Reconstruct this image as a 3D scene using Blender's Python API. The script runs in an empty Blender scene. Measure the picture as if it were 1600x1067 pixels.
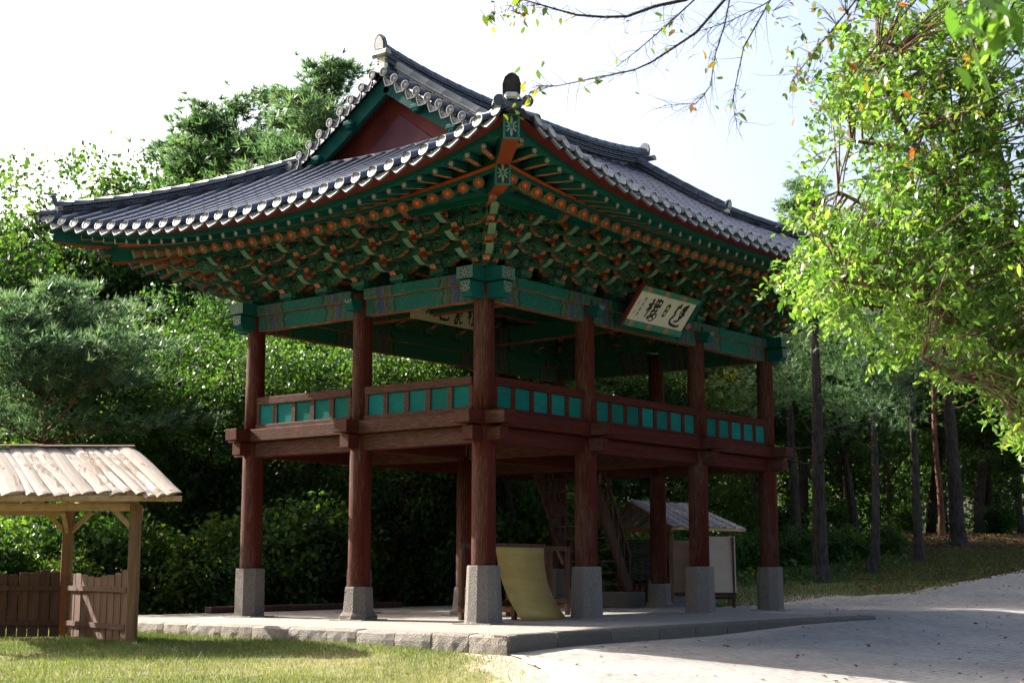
import bpy, math, random
import numpy as np
from mathutils import Vector, Matrix

S = bpy.context.scene
COL = S.collection
R = math.radians
# ------------------------------------------------------------------ camera, sky, sun, exposure
CX, CY, CZ = -21.638, -17.680, 1.05
YAW, PITCH, FPX = 0.66586, 0.15230, 2292.2
cd = bpy.data.cameras.new('camera')
cam = bpy.data.objects.new('camera', cd); COL.objects.link(cam)
cd.sensor_width = 36.0; cd.lens = FPX * 36.0 / 1600.0
cd.clip_start = 0.1; cd.clip_end = 3000.0
cam.location = (CX, CY, CZ)
cam.rotation_euler = (math.pi / 2 + PITCH, 0.0, YAW - math.pi / 2)
cd.dof.use_dof = True; cd.dof.focus_distance = 29.0; cd.dof.aperture_fstop = 4.5
S.camera = cam
SUN = Vector((-0.179, 1.546, 1.0)).normalized()          # towards the sun
w = bpy.data.worlds.new('World'); S.world = w; w.use_nodes = True
wn = w.node_tree; wn.nodes.clear()
sky = wn.nodes.new('ShaderNodeTexSky'); sky.sky_type = 'NISHITA'; sky.sun_disc = False
sky.sun_elevation = math.asin(SUN.z); sky.sun_rotation = math.atan2(SUN.x, SUN.y)
sky.altitude = 50; sky.air_density = 0.9; sky.dust_density = 7.0; sky.ozone_density = 1.0
bg = wn.nodes.new('ShaderNodeBackground'); bg.inputs['Strength'].default_value = 0.1
wo = wn.nodes.new('ShaderNodeOutputWorld')
wn.links.new(sky.outputs['Color'], bg.inputs['Color']); wn.links.new(bg.outputs['Background'], wo.inputs['Surface'])
sl = bpy.data.lights.new('sun', 'SUN'); sl.energy = 5.0; sl.angle = R(0.5); sl.color = (1.0, 0.95, 0.86)
so = bpy.data.objects.new('sun', sl); COL.objects.link(so)
so.rotation_euler = SUN.to_track_quat('Z', 'Y').to_euler(); so.location = (-10, 40, 40)
vs = S.view_settings
vs.view_transform = 'Standard'; vs.look = 'None'; vs.gamma = 1.0; vs.exposure = 1.92; vs.use_curve_mapping = False
cy = S.cycles
cy.use_denoising = True; cy.max_bounces = 7; cy.diffuse_bounces = 4; cy.glossy_bounces = 2
cy.transmission_bounces = 4; cy.transparent_max_bounces = 6; cy.use_adaptive_sampling = True
cy.adaptive_threshold = 0.02; cy.caustics_reflective = False; cy.caustics_refractive = False
cy.sample_clamp_indirect = 6.0

# ------------------------------------------------------------------ dimensions of the place
B1, B2, AA = 3.348, 4.500, 3.2366
LX, LY = 2 * B1 + B2, 2 * AA
XC, YC = LX / 2, LY / 2
CXS = [0.0, B1, B1 + B2, LX]; CYS = [0.0, AA, LY]
OC, Z0, LA, LM, LE, FL = 3.36, 7.737, 0.911, 3.114, 8.67, 0.16
HX, HY = LX / 2 + OC, LY / 2 + OC
GD = OC + 0.50                                            # depth at which the end slopes stop at the gable
FW = (math.cos(YAW), math.sin(YAW)); RT = (math.sin(YAW), -math.cos(YAW))
rng = random.Random(7); nr = np.random.default_rng(7)

def at(px, py, D):                                        # place seen at a photo pixel at horizontal depth D
    cp, sp = math.cos(PITCH), math.sin(PITCH)
    fw = Vector((FW[0] * cp, FW[1] * cp, sp)); r = Vector((RT[0], RT[1], 0)); u = r.cross(fw)
    d = fw + r * ((px - 800) / FPX) - u * ((py - 533.5) / FPX)
    t = D / (d.x * FW[0] + d.y * FW[1])
    return Vector((CX, CY, CZ)) + d * t

def sst(a, b, x):
    t = np.clip((np.asarray(x, float) - a) / (b - a), 0, 1); return t * t * (3 - 2 * t)

def terr(x, y):
    x = np.asarray(x, float); y = np.asarray(y, float)
    D = (x - CX) * FW[0] + (y - CY) * FW[1]
    z = -0.26 - 0.05 * np.clip(-3.3 - y, 0, 6) + 0.2 * sst(2, 10, x) * sst(-14, -3, y)
    lat = (x - CX) * RT[0] + (y - CY) * RT[1]
    z = z - 0.045 * np.clip(25 - D, 0, 8) * sst(2.5, -1.5, lat)
    hill = 0.13 * np.clip(D - 43, 0, 19)
    z = z + hill * (0.35 + 0.65 * sst(-6, 7, lat))
    z = z + 0.05 * np.sin(x * 0.7 + 1.3) * np.sin(y * 0.6) * sst(12, 18, y + 0 * x) 
    return z

def tz(x, y): return float(terr(x, y))

def ground(px, D):
    p = at(px, 885, D); return Vector((p.x, p.y, tz(p.x, p.y)))

# ------------------------------------------------------------------ mesh builder
class MB:
    def __init__(s): s.v = []; s.f = []; s.m = []; s.s = []; s.att = {}
    def add(s, vs_, fs, mat=0, smooth=False):
        o = len(s.v); s.v += [tuple(v) for v in vs_]
        for i, f in enumerate(fs):
            s.f.append(tuple(o + k for k in f)); s.m.append(mat[i] if isinstance(mat, (list, tuple)) else mat); s.s.append(smooth)
        return s
    def box(s, c, d, mat=0, M=None, ch=0.0, taper=None):
        hx, hy, hz = d[0] / 2, d[1] / 2, d[2] / 2
        if ch <= 0:
            P = [(x, y, z) for z in (-hz, hz) for x, y in ((-hx, -hy), (hx, -hy), (hx, hy), (-hx, hy))]
            F = [(3, 2, 1, 0), (4, 5, 6, 7), (0, 1, 5, 4), (1, 2, 6, 5), (2, 3, 7, 6), (3, 0, 4, 7)]
        else:
            P = []; F = []
            for sx in (-1, 1):
                for sy in (-1, 1):
                    for sz in (-1, 1):
                        P += [(sx * hx, sy * (hy - ch), sz * (hz - ch)), (sx * (hx - ch), sy * hy, sz * (hz - ch)), (sx * (hx - ch), sy * (hy - ch), sz * hz)]
            I = lambda a, b, c_, k: ((a * 2 + b) * 2 + c_) * 3 + k
            F = [(I(0,0,0,0), I(0,0,1,0), I(0,1,1,0), I(0,1,0,0)), (I(1,0,0,0), I(1,1,0,0), I(1,1,1,0), I(1,0,1,0)),
                 (I(0,0,0,1), I(1,0,0,1), I(1,0,1,1), I(0,0,1,1)), (I(0,1,0,1), I(0,1,1,1), I(1,1,1,1), I(1,1,0,1)),
                 (I(0,0,0,2), I(0,1,0,2), I(1,1,0,2), I(1,0,0,2)), (I(0,0,1,2), I(1,0,1,2), I(1,1,1,2), I(0,1,1,2))]
            for b in (0, 1):
                for c_ in (0, 1):
                    F.append((I(0,b,c_,1), I(1,b,c_,1), I(1,b,c_,2), I(0,b,c_,2)))
                    F.append((I(b,0,c_,0), I(b,1,c_,0), I(b,1,c_,2), I(b,0,c_,2)))
                    F.append((I(b,c_,0,0), I(b,c_,1,0), I(b,c_,1,1), I(b,c_,0,1)))
            for a in (0, 1):
                for b in (0, 1):
                    for c_ in (0, 1): F.append((I(a,b,c_,0), I(a,b,c_,1), I(a,b,c_,2)))
        P = [Vector(p) for p in P]
        if taper:
            for p in P:
                if p.z < 0: p.x *= taper; p.y *= taper
        if M is not None: P = [M @ p for p in P]
        c = Vector(c)
        return s.add([p + c for p in P], F, mat)
    def beam(s, a, b, wy, hz, mat=0, ch=0.0, up=(0, 0, 1)):
        a = Vector(a); b = Vector(b); x = (b - a); L = x.length; x.normalize()
        y = Vector(up).cross(x); y.normalize(); z = x.cross(y)
        M = Matrix((x, y, z)).transposed()
        return s.box((a + b) / 2, (L, wy, hz), mat, M, ch)
    def tube(s, pts, rad, n=8, mat=0, cap=True, smooth=True, capmat=None, jit=0.0):
        pts = [Vector(p) for p in pts]; o = len(s.v); N = len(pts)
        if not isinstance(rad, (list, tuple)): rad = [rad] * N
        ref = Vector((0.13, 0.21, 0.97))
        for i, p in enumerate(pts):
            t = (pts[min(i + 1, N - 1)] - pts[max(i - 1, 0)]).normalized()
            if abs(t.dot(ref)) > 0.95: rr = Vector((1, 0.1, 0))
            else: rr = ref
            x = t.cross(rr).normalized(); y = t.cross(x)
            for k in range(n):
                a = 2 * math.pi * k / n; r_ = rad[i] * (1 + (rng.uniform(-jit, jit) if jit else 0))
                s.v.append(tuple(p + (x * math.cos(a) + y * math.sin(a)) * r_))
        for i in range(N - 1):
            for k in range(n):
                k2 = (k + 1) % n
                s.f.append((o + i * n + k, o + (i + 1) * n + k, o + (i + 1) * n + k2, o + i * n + k2)); s.m.append(mat); s.s.append(smooth)
        if cap:
            s.f.append(tuple(o + k for k in range(n))); s.m.append(mat if capmat is None else capmat); s.s.append(False)
            s.f.append(tuple(o + (N - 1) * n + k for k in reversed(range(n)))); s.m.append(mat if capmat is None else capmat); s.s.append(False)
        return s
    def rings(s, rings, mat=0, smooth=False, cap=True):
        n = len(rings[0]); o = len(s.v)
        for r_ in rings: s.v += [tuple(p) for p in r_]
        for i in range(len(rings) - 1):
            for k in range(n):
                k2 = (k + 1) % n
                s.f.append((o + i * n + k, o + i * n + k2, o + (i + 1) * n + k2, o + (i + 1) * n + k)); s.m.append(mat); s.s.append(smooth)
        if cap:
            s.f.append(tuple(o + k for k in reversed(range(n)))); s.m.append(mat); s.s.append(False)
            e = o + (len(rings) - 1) * n
            s.f.append(tuple(e + k for k in range(n))); s.m.append(mat); s.s.append(False)
        return s
    def prism(s, poly, thick, frame, mats, side=0):          # poly in (p,q); extruded +-thick/2 along the third axis
        n = len(poly); o = len(s.v)
        for sg in (-0.5, 0.5):
            for p, q in poly: s.v.append(tuple(frame(p, q, sg * thick)))
        s.f.append(tuple(o + k for k in range(n))); s.m.append(side); s.s.append(False)
        s.f.append(tuple(o + n + k for k in reversed(range(n)))); s.m.append(side); s.s.append(False)
        for k in range(n):
            k2 = (k + 1) % n
            s.f.append((o + k, o + n + k, o + n + k2, o + k2)); s.m.append(mats[k] if isinstance(mats, (list, tuple)) else mats); s.s.append(False)
        return s
    def mesh(s, name, mats):
        me = bpy.data.meshes.new(name)
        me.from_pydata(s.v, [], s.f); me.update()
        for m_ in mats: me.materials.append(MT[m_])
        me.polygons.foreach_set('material_index', s.m); me.polygons.foreach_set('use_smooth', s.s)
        for k, val in s.att.items():
            a = me.attributes.new(k, 'FLOAT', 'POINT'); a.data.foreach_set('value', np.asarray(val, dtype=np.float32))
        return me
    def build(s, name, mats, parent=None, M=None):
        if isinstance(mats, str): mats = [mats]
        return inst(name, s.mesh(name, mats), parent, M)

def inst(name, me, parent=None, M=None):
    o = bpy.data.objects.new(name, me); COL.objects.link(o)
    if parent is not None: o.parent = parent
    if M is not None: o.matrix_local = M
    return o

def tag(o, label=None, cat=None, group=None, kind=None):
    for k, v in (('label', label), ('category', cat), ('group', group), ('kind', kind)):
        if v: o[k] = v
    return o

def thing(name, label, cat, loc=(0, 0, 0), group=None, rz=0.0):
    o = bpy.data.objects.new(name, None); COL.objects.link(o); o.location = loc; o.rotation_euler = (0, 0, rz); o.empty_display_size = 0.3
    return tag(o, label, cat, group)

def TM(o, x, y, z):                                        # matrix from origin and axes
    M = Matrix((x, y, z)).transposed().to_4x4(); M.translation = Vector(o); return M

def npmesh(name, V, F, mats, att=None, midx=None, smooth=False):
    V = np.asarray(V, np.float32); F = np.asarray(F, np.int32); k = F.shape[1]
    me = bpy.data.meshes.new(name)
    me.vertices.add(len(V)); me.vertices.foreach_set('co', V.ravel())
    me.loops.add(F.size); me.loops.foreach_set('vertex_index', F.ravel())
    me.polygons.add(len(F)); me.polygons.foreach_set('loop_start', np.arange(0, F.size, k, dtype=np.int32))
    for m_ in mats: me.materials.append(MT[m_])
    if midx is not None: me.polygons.foreach_set('material_index', np.asarray(midx, np.int32))
    if smooth: me.polygons.foreach_set('use_smooth', np.ones(len(F), bool))
    for nm, val in (att or {}).items():
        a = me.attributes.new(nm, 'FLOAT', 'POINT'); a.data.foreach_set('value', np.asarray(val, np.float32))
    me.update(calc_edges=True); me.validate()
    return me

# ------------------------------------------------------------------ materials
MT = {}
class NB:
    def __init__(s, name):
        m = bpy.data.materials.new(name); m.use_nodes = True; s.m = m; s.t = m.node_tree; s.t.nodes.clear()
        s.out = s.t.nodes.new('ShaderNodeOutputMaterial'); MT[name] = m
    def n(s, ty, **k):
        o = s.t.nodes.new('ShaderNode' + ty)
        for a, b in k.items(): setattr(o, a, b)
        return o
    def l(s, a, b): s.t.links.new(a, b)
    def put(s, sock, v):
        if hasattr(v, 'node'): s.l(v, sock)
        elif isinstance(v, (tuple, list)) and len(v) == 3 and sock.type == 'RGBA': sock.default_value = (*v, 1)
        else: sock.default_value = v
    def ma(s, op, a, b=0.0, c=None):
        o = s.n('Math', operation=op); s.put(o.inputs[0], a); s.put(o.inputs[1], b)
        if c is not None: s.put(o.inputs[2], c)
        return o.outputs[0]
    def mix(s, f, a, b, bt='MIX'):
        o = s.n('Mix', data_type='RGBA', blend_type=bt); s.put(o.inputs[0], f); s.put(o.inputs[6], a); s.put(o.inputs[7], b); return o.outputs[2]
    def co(s, scale=(1, 1, 1), kind='Object'):
        t = s.n('TexCoord'); mp = s.n('Mapping'); s.l(t.outputs[kind], mp.inputs[0]); mp.inputs['Scale'].default_value = scale; return mp.outputs[0]
    def world(s, scale=(1, 1, 1)):
        t = s.n('NewGeometry'); mp = s.n('Mapping'); s.l(t.outputs['Position'], mp.inputs[0]); mp.inputs['Scale'].default_value = scale; return mp.outputs[0]
    def noise(s, vec, scale, detail=4, rough=0.6, dist=0.0):
        o = s.n('TexNoise'); s.l(vec, o.inputs['Vector']); o.inputs['Scale'].default_value = scale; o.inputs['Detail'].default_value = detail
        o.inputs['Roughness'].default_value = rough; o.inputs['Distortion'].default_value = dist; return o.outputs[0]
    def voro(s, vec, scale, feat='F1'):
        o = s.n('TexVoronoi', feature=feat); s.l(vec, o.inputs['Vector']); o.inputs['Scale'].default_value = scale; return o
    def ramp(s, f, stops, interp='LINEAR'):
        o = s.n('ValToRGB'); cr = o.color_ramp; cr.interpolation = interp
        while len(cr.elements) < len(stops): cr.elements.new(0.5)
        for e, (p, c) in zip(cr.elements, stops): e.position = p; e.color = (*c, 1) if len(c) == 3 else c
        s.put(o.inputs[0], f); return o.outputs[0]
    def att(s, name):
        o = s.n('Attribute', attribute_name=name); return o.outputs['Fac']
    def rnd(s): return s.n('ObjectInfo').outputs['Random']
    def sep(s, v):
        o = s.n('SeparateXYZ'); s.l(v, o.inputs[0]); return o.outputs
    def bump(s, h, strength=0.3, dist=0.02):
        o = s.n('Bump'); s.put(o.inputs['Height'], h); o.inputs['Strength'].default_value = strength; o.inputs['Distance'].default_value = dist; return o.outputs[0]
    def pbr(s, col, rough=0.7, nrm=None, spec=0.4, metal=0.0):
        o = s.n('BsdfPrincipled'); s.put(o.inputs['Base Color'], col); s.put(o.inputs['Roughness'], rough)
        s.put(o.inputs['Specular IOR Level'], spec); s.put(o.inputs['Metallic'], metal)
        if nrm is not None: s.l(nrm, o.inputs['Normal'])
        s.l(o.outputs[0], s.out.inputs[0]); return o

def simple(name, c1, c2, scale=4.0, stretch=(1, 1, 1), rough=0.75, bump=0.3, bdist=0.01, spec=0.3, c3=None, rv=0.0, lo=0.35, hi=0.65, fine=40.0, kind='Object'):
    b = NB(name); v = b.co(stretch, kind); n1 = b.noise(v, scale, 6, 0.65); n2 = b.noise(v, fine, 3, 0.6)
    c = b.ramp(n1, [(lo, c1), (hi, c2)] if c3 is None else [(lo, c1), ((lo + hi) / 2, c2), (hi, c3)])
    c = b.mix(0.35, c, b.ramp(n2, [(0.3, (0.45, 0.45, 0.45)), (0.7, (1.35, 1.35, 1.35))]), 'MULTIPLY')
    if rv:
        g = b.ma('MULTIPLY_ADD', b.rnd(), 2 * rv, 1 - rv); o = b.n('HueSaturation'); b.l(c, o.inputs['Color']); b.l(g, o.inputs['Value']); c = o.outputs[0]
    b.pbr(c, rough, b.bump(b.ma('ADD', n1, n2), bump, bdist), spec); return b

# weathered red-painted timber: paint worn to grey-brown wood on the side that takes the weather
def red_wood(name, stretch, worn):
    b = NB(name); v = b.world(stretch); n1 = b.noise(v, 1.0, 6, 0.7); n2 = b.noise(v, 7.0, 4, 0.65); big = b.noise(b.world((1, 1, 0.45)), 0.9, 5, 0.65)
    paint = b.ramp(n1, [(0.3, (0.044, 0.0085, 0.0055)), (0.7, (0.084, 0.0175, 0.0105))])
    wood = b.ramp(n2, [(0.25, (0.038, 0.016, 0.011)), (0.5, (0.078, 0.036, 0.024)), (0.75, (0.145, 0.085, 0.062))])
    g = b.n('NewGeometry'); nx = b.sep(g.outputs['Normal'])
    side = b.ma('MULTIPLY', nx[0], -1.0)
    k = b.ma('ADD', b.ma('MULTIPLY', side, 0.42), b.ma('ADD', b.ma('MULTIPLY', big, 1.5), worn))
    k = b.ma('ADD', k, b.ma('MULTIPLY', b.ma('SUBTRACT', n2, 0.5), 0.9))
    f = b.ramp(k, [(0.38, (0, 0, 0)), (0.62, (1, 1, 1))])
    c = b.mix(f, paint, wood)
    fine = b.noise(v, 22.0, 3, 0.6)
    c = b.mix(0.28, c, b.ramp(fine, [(0.3, (0.5, 0.5, 0.5)), (0.7, (1.3, 1.3, 1.3))]), 'MULTIPLY')
    crack = b.ramp(b.noise(v, 3.3, 2, 0.4), [(0.485, (1, 1, 1)), (0.5, (0.25, 0.25, 0.25)), (0.515, (1, 1, 1))])
    c = b.mix(0.8, c, crack, 'MULTIPLY')
    b.pbr(c, 0.8, b.bump(b.ma('ADD', n2, fine), 0.45, 0.012), 0.08)
red_wood('column_wood', (9, 9, 0.5), -0.56)
red_wood('beam_wood_x', (0.6, 9, 9), -0.62)
red_wood('beam_wood_y', (9, 0.6, 9), -0.42)
simple('deck_plank', (0.05, 0.018, 0.012), (0.12, 0.045, 0.03), 2.0, (1, 6, 6), 0.8, 0.3)
simple('red_board', (0.10, 0.016, 0.014), (0.17, 0.030, 0.028), 2.0, (1, 1, 1), 0.7, 0.2)
simple('purple_board', (0.10, 0.030, 0.045), (0.15, 0.050, 0.070), 2.0, (1, 1, 1), 0.7, 0.2)
# granite
def granite(name, c, warm, dark=0.5):
    b = NB(name); v = b.co((1, 1, 1)); w_ = b.world()
    sp = b.voro(v, 55.0); n = b.noise(v, 2.2, 5, 0.65); n2 = b.noise(v, 26.0, 4, 0.7)
    base = b.mix(n, c, warm)
    base = b.mix(0.55, base, b.ramp(n2, [(0.3, (0.55, 0.55, 0.55)), (0.7, (1.3, 1.3, 1.3))]), 'MULTIPLY')
    base = b.mix(0.35, base, b.ramp(sp.outputs['Distance'], [(0.1, (0.4, 0.4, 0.42)), (0.4, (1.15, 1.15, 1.15))]), 'MULTIPLY')
    h = b.n('HueSaturation'); b.l(base, h.inputs['Color']); b.l(b.ma('MULTIPLY_ADD', b.rnd(), 0.3, 0.85), h.inputs['Value'])
    b.pbr(h.outputs[0], 0.85, b.bump(b.ma('ADD', b.ma('MULTIPLY', n2, 1.5), b.ma('ADD', n, sp.outputs['Distance'])), 0.9, 0.03), 0.25)
granite('granite', (0.175, 0.165, 0.152), (0.215, 0.178, 0.145)); granite('granite_edge', (0.27, 0.25, 0.23), (0.33, 0.275, 0.225))
granite('granite_dark', (0.125, 0.118, 0.10), (0.15, 0.128, 0.10))
# painted timbers of the eaves
TEAL, TEAL2 = (0.003, 0.048, 0.044), (0.006, 0.090, 0.082)
def painted(name, c1, c2, wear=(0.22, 0.13, 0.08), amt=0.66, rough=0.65, rv=0.1):
    b = NB(name); v = b.co((1, 1, 1)); n1 = b.noise(v, 3.0, 5, 0.65); n2 = b.noise(v, 30.0, 4, 0.7)
    c = b.mix(n1, c1, c2); k = b.ramp(b.ma('ADD', b.ma('MULTIPLY', n1, 0.5), b.ma('MULTIPLY', n2, 0.5)), [(amt - 0.06, (0, 0, 0)), (amt + 0.04, (1, 1, 1))])
    c = b.mix(k, c, wear); h = b.n('HueSaturation'); b.l(c, h.inputs['Color']); b.l(b.ma('MULTIPLY_ADD', b.rnd(), 2 * rv, 1 - rv), h.inputs['Value'])
    b.pbr(h.outputs[0], max(rough, .75), b.bump(n2, 0.2, 0.005), 0.12)
painted('teal', TEAL, TEAL2, amt=0.70); painted('teal_dark', (0.004, 0.06, 0.045), (0.006, 0.10, 0.07), amt=0.75)
painted('orange', (0.17, 0.032, 0.010), (0.25, 0.055, 0.018), (0.3, 0.2, 0.1)); painted('salmon', (0.23, 0.06, 0.03), (0.31, 0.125, 0.07), (0.55, 0.42, 0.3), 0.6)
painted('pale_green', (0.08, 0.15, 0.105), (0.13, 0.21, 0.15), (0.35, 0.33, 0.22), 0.63); painted('brown_olive', (0.10, 0.06, 0.025), (0.16, 0.10, 0.05), (0.05, 0.12, 0.08), 0.6)
def panel_paint():
    b = NB('panel_teal'); v = b.co((1, 1, 1)); n1 = b.noise(v, 3.0, 5, 0.65); gr = b.noise(b.co((1.2, 1.2, 14)), 3.0, 5, 0.7); n2 = b.noise(b.co((2, 2, 9)), 9.0, 4, 0.7)
    c = b.mix(n1, (0.0015, 0.080, 0.066), (0.003, 0.150, 0.128)); c = b.mix(b.ramp(b.ma('ADD', b.ma('MULTIPLY', gr, .6), b.ma('MULTIPLY', n2, .4)), [(0.56, (0, 0, 0)), (0.70, (1, 1, 1))]), c, (0.075, 0.085, 0.075))
    c = b.mix(0.5, c, b.ramp(gr, [(0.3, (0.55, 0.55, 0.55)), (0.65, (1.2, 1.2, 1.2))]), 'MULTIPLY'); h = b.n('HueSaturation'); b.l(c, h.inputs['Color']); b.l(b.ma('MULTIPLY_ADD', b.rnd(), .5, .72), h.inputs['Value']); b.l(b.ma('MULTIPLY_ADD', b.rnd(), .03, .485), h.inputs['Hue'])
    b.pbr(h.outputs[0], 0.8, b.bump(gr, 0.4, 0.006), 0.1)
panel_paint()
painted('vermilion', (0.33, 0.048, 0.012), (0.45, 0.075, 0.018), (0.2, 0.1, 0.05), 0.7); painted('blue', (0.02, 0.05, 0.25), (0.04, 0.08, 0.34)); painted('maroon', (0.075, 0.012, 0.012), (0.11, 0.02, 0.018))

def scroll():
    b = NB('bracket_paint'); v = b.co(); n = b.noise(v, 4.0, 3); vo = b.voro(v, 9.0); n2 = b.noise(v, 26, 3)
    ring = b.ma('SINE', b.ma('MULTIPLY', vo.outputs['Distance'], 42.0))
    c = b.mix(n, TEAL, TEAL2)
    c = b.mix(b.ramp(ring, [(0.55, (0, 0, 0)), (0.75, (1, 1, 1))]), c, (0.10, 0.30, 0.20))
    c = b.mix(b.ramp(ring, [(0.0, (1, 1, 1)), (0.12, (0, 0, 0))]), c, (0.003, 0.02, 0.018))
    k = b.ramp(b.sep(vo.outputs['Color'])[0], [(0.80, (0, 0, 0)), (0.84, (1, 1, 1))]); k = b.ma('MULTIPLY', k, b.ramp(vo.outputs['Distance'], [(0.22, (1, 1, 1)), (0.3, (0, 0, 0))]))
    c = b.mix(k, c, (0.33, 0.09, 0.04))
    k = b.ramp(b.sep(vo.outputs['Color'])[1], [(0.88, (0, 0, 0)), (0.9, (1, 1, 1))]); k = b.ma('MULTIPLY', k, b.ramp(vo.outputs['Distance'], [(0.2, (1, 1, 1)), (0.25, (0, 0, 0))]))
    c = b.mix(k, c, (0.05, 0.07, 0.26))
    c = b.mix(0.4, c, b.ramp(n2, [(0.3, (0.5, 0.5, 0.5)), (0.7, (1.3, 1.3, 1.3))]), 'MULTIPLY')
    h = b.n('HueSaturation'); b.l(c, h.inputs['Color']); b.l(b.ma('MULTIPLY_ADD', b.rnd(), .6, .7), h.inputs['Value'])
    b.pbr(h.outputs[0], 0.75, b.bump(n2, 0.2, 0.004), 0.12)
scroll()

def beam_paint():
    b = NB('beam_paint'); al = b.att('along'); v = b.world(); n = b.noise(v, 2.5, 4); n2 = b.noise(v, 24, 4, 0.7)
    wav = b.ma('MULTIPLY', b.ma('SINE', b.ma('MULTIPLY', b.sep(v)[2], 24.0)), 0.022)
    t = b.ma('DIVIDE', b.ma('ADD', b.ma('ADD', al, wav), b.ma('MULTIPLY', b.ma('SUBTRACT', n, 0.5), 0.05)), 1.4)
    red, blu, olv, grn, drk = (0.11, 0.022, 0.018), (0.035, 0.055, 0.20), (0.13, 0.075, 0.03), (0.012, 0.12, 0.07), (0.003, 0.035, 0.03)
    f = lambda m: m / 1.4
    c = b.ramp(t, [(0, (0.03, 0.10, 0.08)), (f(.20), red), (f(.25), (0.018, 0.13, 0.10)), (f(.36), red), (f(.42), blu), (f(.52), olv), (f(.58), red), (f(.63), grn), (f(.72), (0.16, 0.06, 0.03)), (f(.77), drk), (f(.83), (0.006, 0.105, 0.080))], 'CONSTANT')
    vo = b.voro(b.world((1, 1, 1)), 13.0); sp = b.ramp(vo.outputs['Distance'], [(0.18, (1, 1, 1)), (0.24, (0, 0, 0))])
    endz = b.ramp(t, [(f(.19), (1, 1, 1)), (f(.2), (0, 0, 0))])
    c = b.mix(b.ma('MULTIPLY', b.ma('MULTIPLY', sp, endz), b.sep(vo.outputs['Color'])[0]), c, (0.30, 0.13, 0.10))
    c = b.mix(b.ramp(b.ma('ADD', b.ma('MULTIPLY', n, .45), b.ma('MULTIPLY', n2, .55)), [(0.56, (0, 0, 0)), (0.68, (1, 1, 1))]), c, (0.11, 0.10, 0.065))
    c = b.mix(0.3, c, (0.012, 0.085, 0.068)); c = b.mix(0.55, c, b.ramp(n2, [(0.3, (0.4, 0.4, 0.4)), (0.7, (1.35, 1.35, 1.35))]), 'MULTIPLY')
    b.pbr(c, 0.75, b.bump(n2, 0.25, 0.006), 0.15)
beam_paint()

def polar(b, kx=1, ky=2):
    o = b.sep(b.co()); x, y = o[kx], o[ky]
    r = b.ma('SQRT', b.ma('ADD', b.ma('MULTIPLY', x, x), b.ma('MULTIPLY', y, y))); return x, y, r, b.ma('ARCTAN2', y, x)
def step(b, a, c): return b.ma('LESS_THAN', a, c)
def flower(name, R0, n, petal, core, ground_, rim, phase=0.0, amp=0.28):
    b = NB(name); x, y, r, th = polar(b)
    pr = b.ma('MULTIPLY_ADD', b.ma('COSINE', b.ma('MULTIPLY_ADD', th, n, phase)), R0 * amp * 0.75, R0 * 0.64)
    c = b.mix(step(b, r, R0 * 0.88), rim, ground_); c = b.mix(step(b, r, pr), c, petal)
    ln = b.ma('ABSOLUTE', b.ma('SINE', b.ma('MULTIPLY_ADD', th, n / 2.0, phase / 2)))
    c = b.mix(b.ma('MULTIPLY', step(b, ln, 0.16), step(b, r, pr)), c, tuple(k * 0.35 for k in petal))
    c = b.mix(step(b, r, R0 * 0.2), c, core)
    n2 = b.noise(b.co(), 40, 3); c = b.mix(0.5, c, b.ramp(n2, [(0.3, (0.55, 0.55, 0.55)), (0.7, (1.3, 1.3, 1.3))]), 'MULTIPLY')
    b.pbr(c, 0.65, None, 0.3)
flower('rafter_flower', 0.105, 8, (0.44, 0.050, 0.012), (0.5, 0.22, 0.03), (0.010, 0.045, 0.028), (0.085, 0.14, 0.075))
flower('flying_flower', 0.062, 6, (0.27, 0.31, 0.26), (0.3, 0.1, 0.05), (0.01, 0.018, 0.016), (0.01, 0.03, 0.025), 0, 0.34)
def lotus():
    b = NB('lotus_end'); x, y, r, th = polar(b); ax = b.ma('ABSOLUTE', x); ay = b.ma('ABSOLUTE', y)
    border = b.ma('MAXIMUM', b.ma('GREATER_THAN', ax, 0.105), b.ma('GREATER_THAN', ay, 0.185))
    rr = b.ma('SQRT', b.ma('ADD', b.ma('MULTIPLY', b.ma('MULTIPLY', x, x), 3.0), b.ma('MULTIPLY', y, y)))
    pet = b.ma('COSINE', b.ma('MULTIPLY', th, 8.0)); pr = b.ma('MULTIPLY_ADD', pet, 0.06, 0.125)
    d = b.ma('ABSOLUTE', b.ma('SUBTRACT', rr, pr)); line = step(b, d, 0.016)
    c = b.mix(step(b, rr, pr), (0.010, 0.022, 0.020), (0.17, 0.29, 0.21)); c = b.mix(line, c, (0.02, 0.05, 0.04))
    c = b.mix(step(b, rr, 0.05), c, (0.04, 0.10, 0.08)); c = b.mix(border, c, (0.015, 0.15, 0.115))
    n2 = b.noise(b.co(), 40, 3); c = b.mix(0.5, c, b.ramp(n2, [(0.3, (0.55, 0.55, 0.55)), (0.7, (1.3, 1.3, 1.3))]), 'MULTIPLY')
    b.pbr(c, 0.65, None, 0.3)
lotus()
def soffit(name, c1, c2):
    b = NB(name); v = b.world((1, 1, 0)); n = b.noise(b.world(), 3.0, 4); vo = b.voro(v, 2.9); d = b.sep(vo.outputs['Position'])
    c = b.mix(n, c1, c2); dist = vo.outputs['Distance']
    c = b.mix(b.ramp(dist, [(0.20, (1, 1, 1)), (0.26, (0, 0, 0))]), c, (0.035, 0.16, 0.09)); c = b.mix(b.ramp(dist, [(0.10, (1, 1, 1)), (0.13, (0, 0, 0))]), c, (0.30, 0.16, 0.04))
    n2 = b.noise(b.world(), 26, 4); c = b.mix(0.4, c, b.ramp(n2, [(0.3, (0.5, 0.5, 0.5)), (0.7, (1.3, 1.3, 1.3))]), 'MULTIPLY')
    b.pbr(c, 0.65, b.bump(n2, 0.2, 0.005), 0.3)
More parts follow.
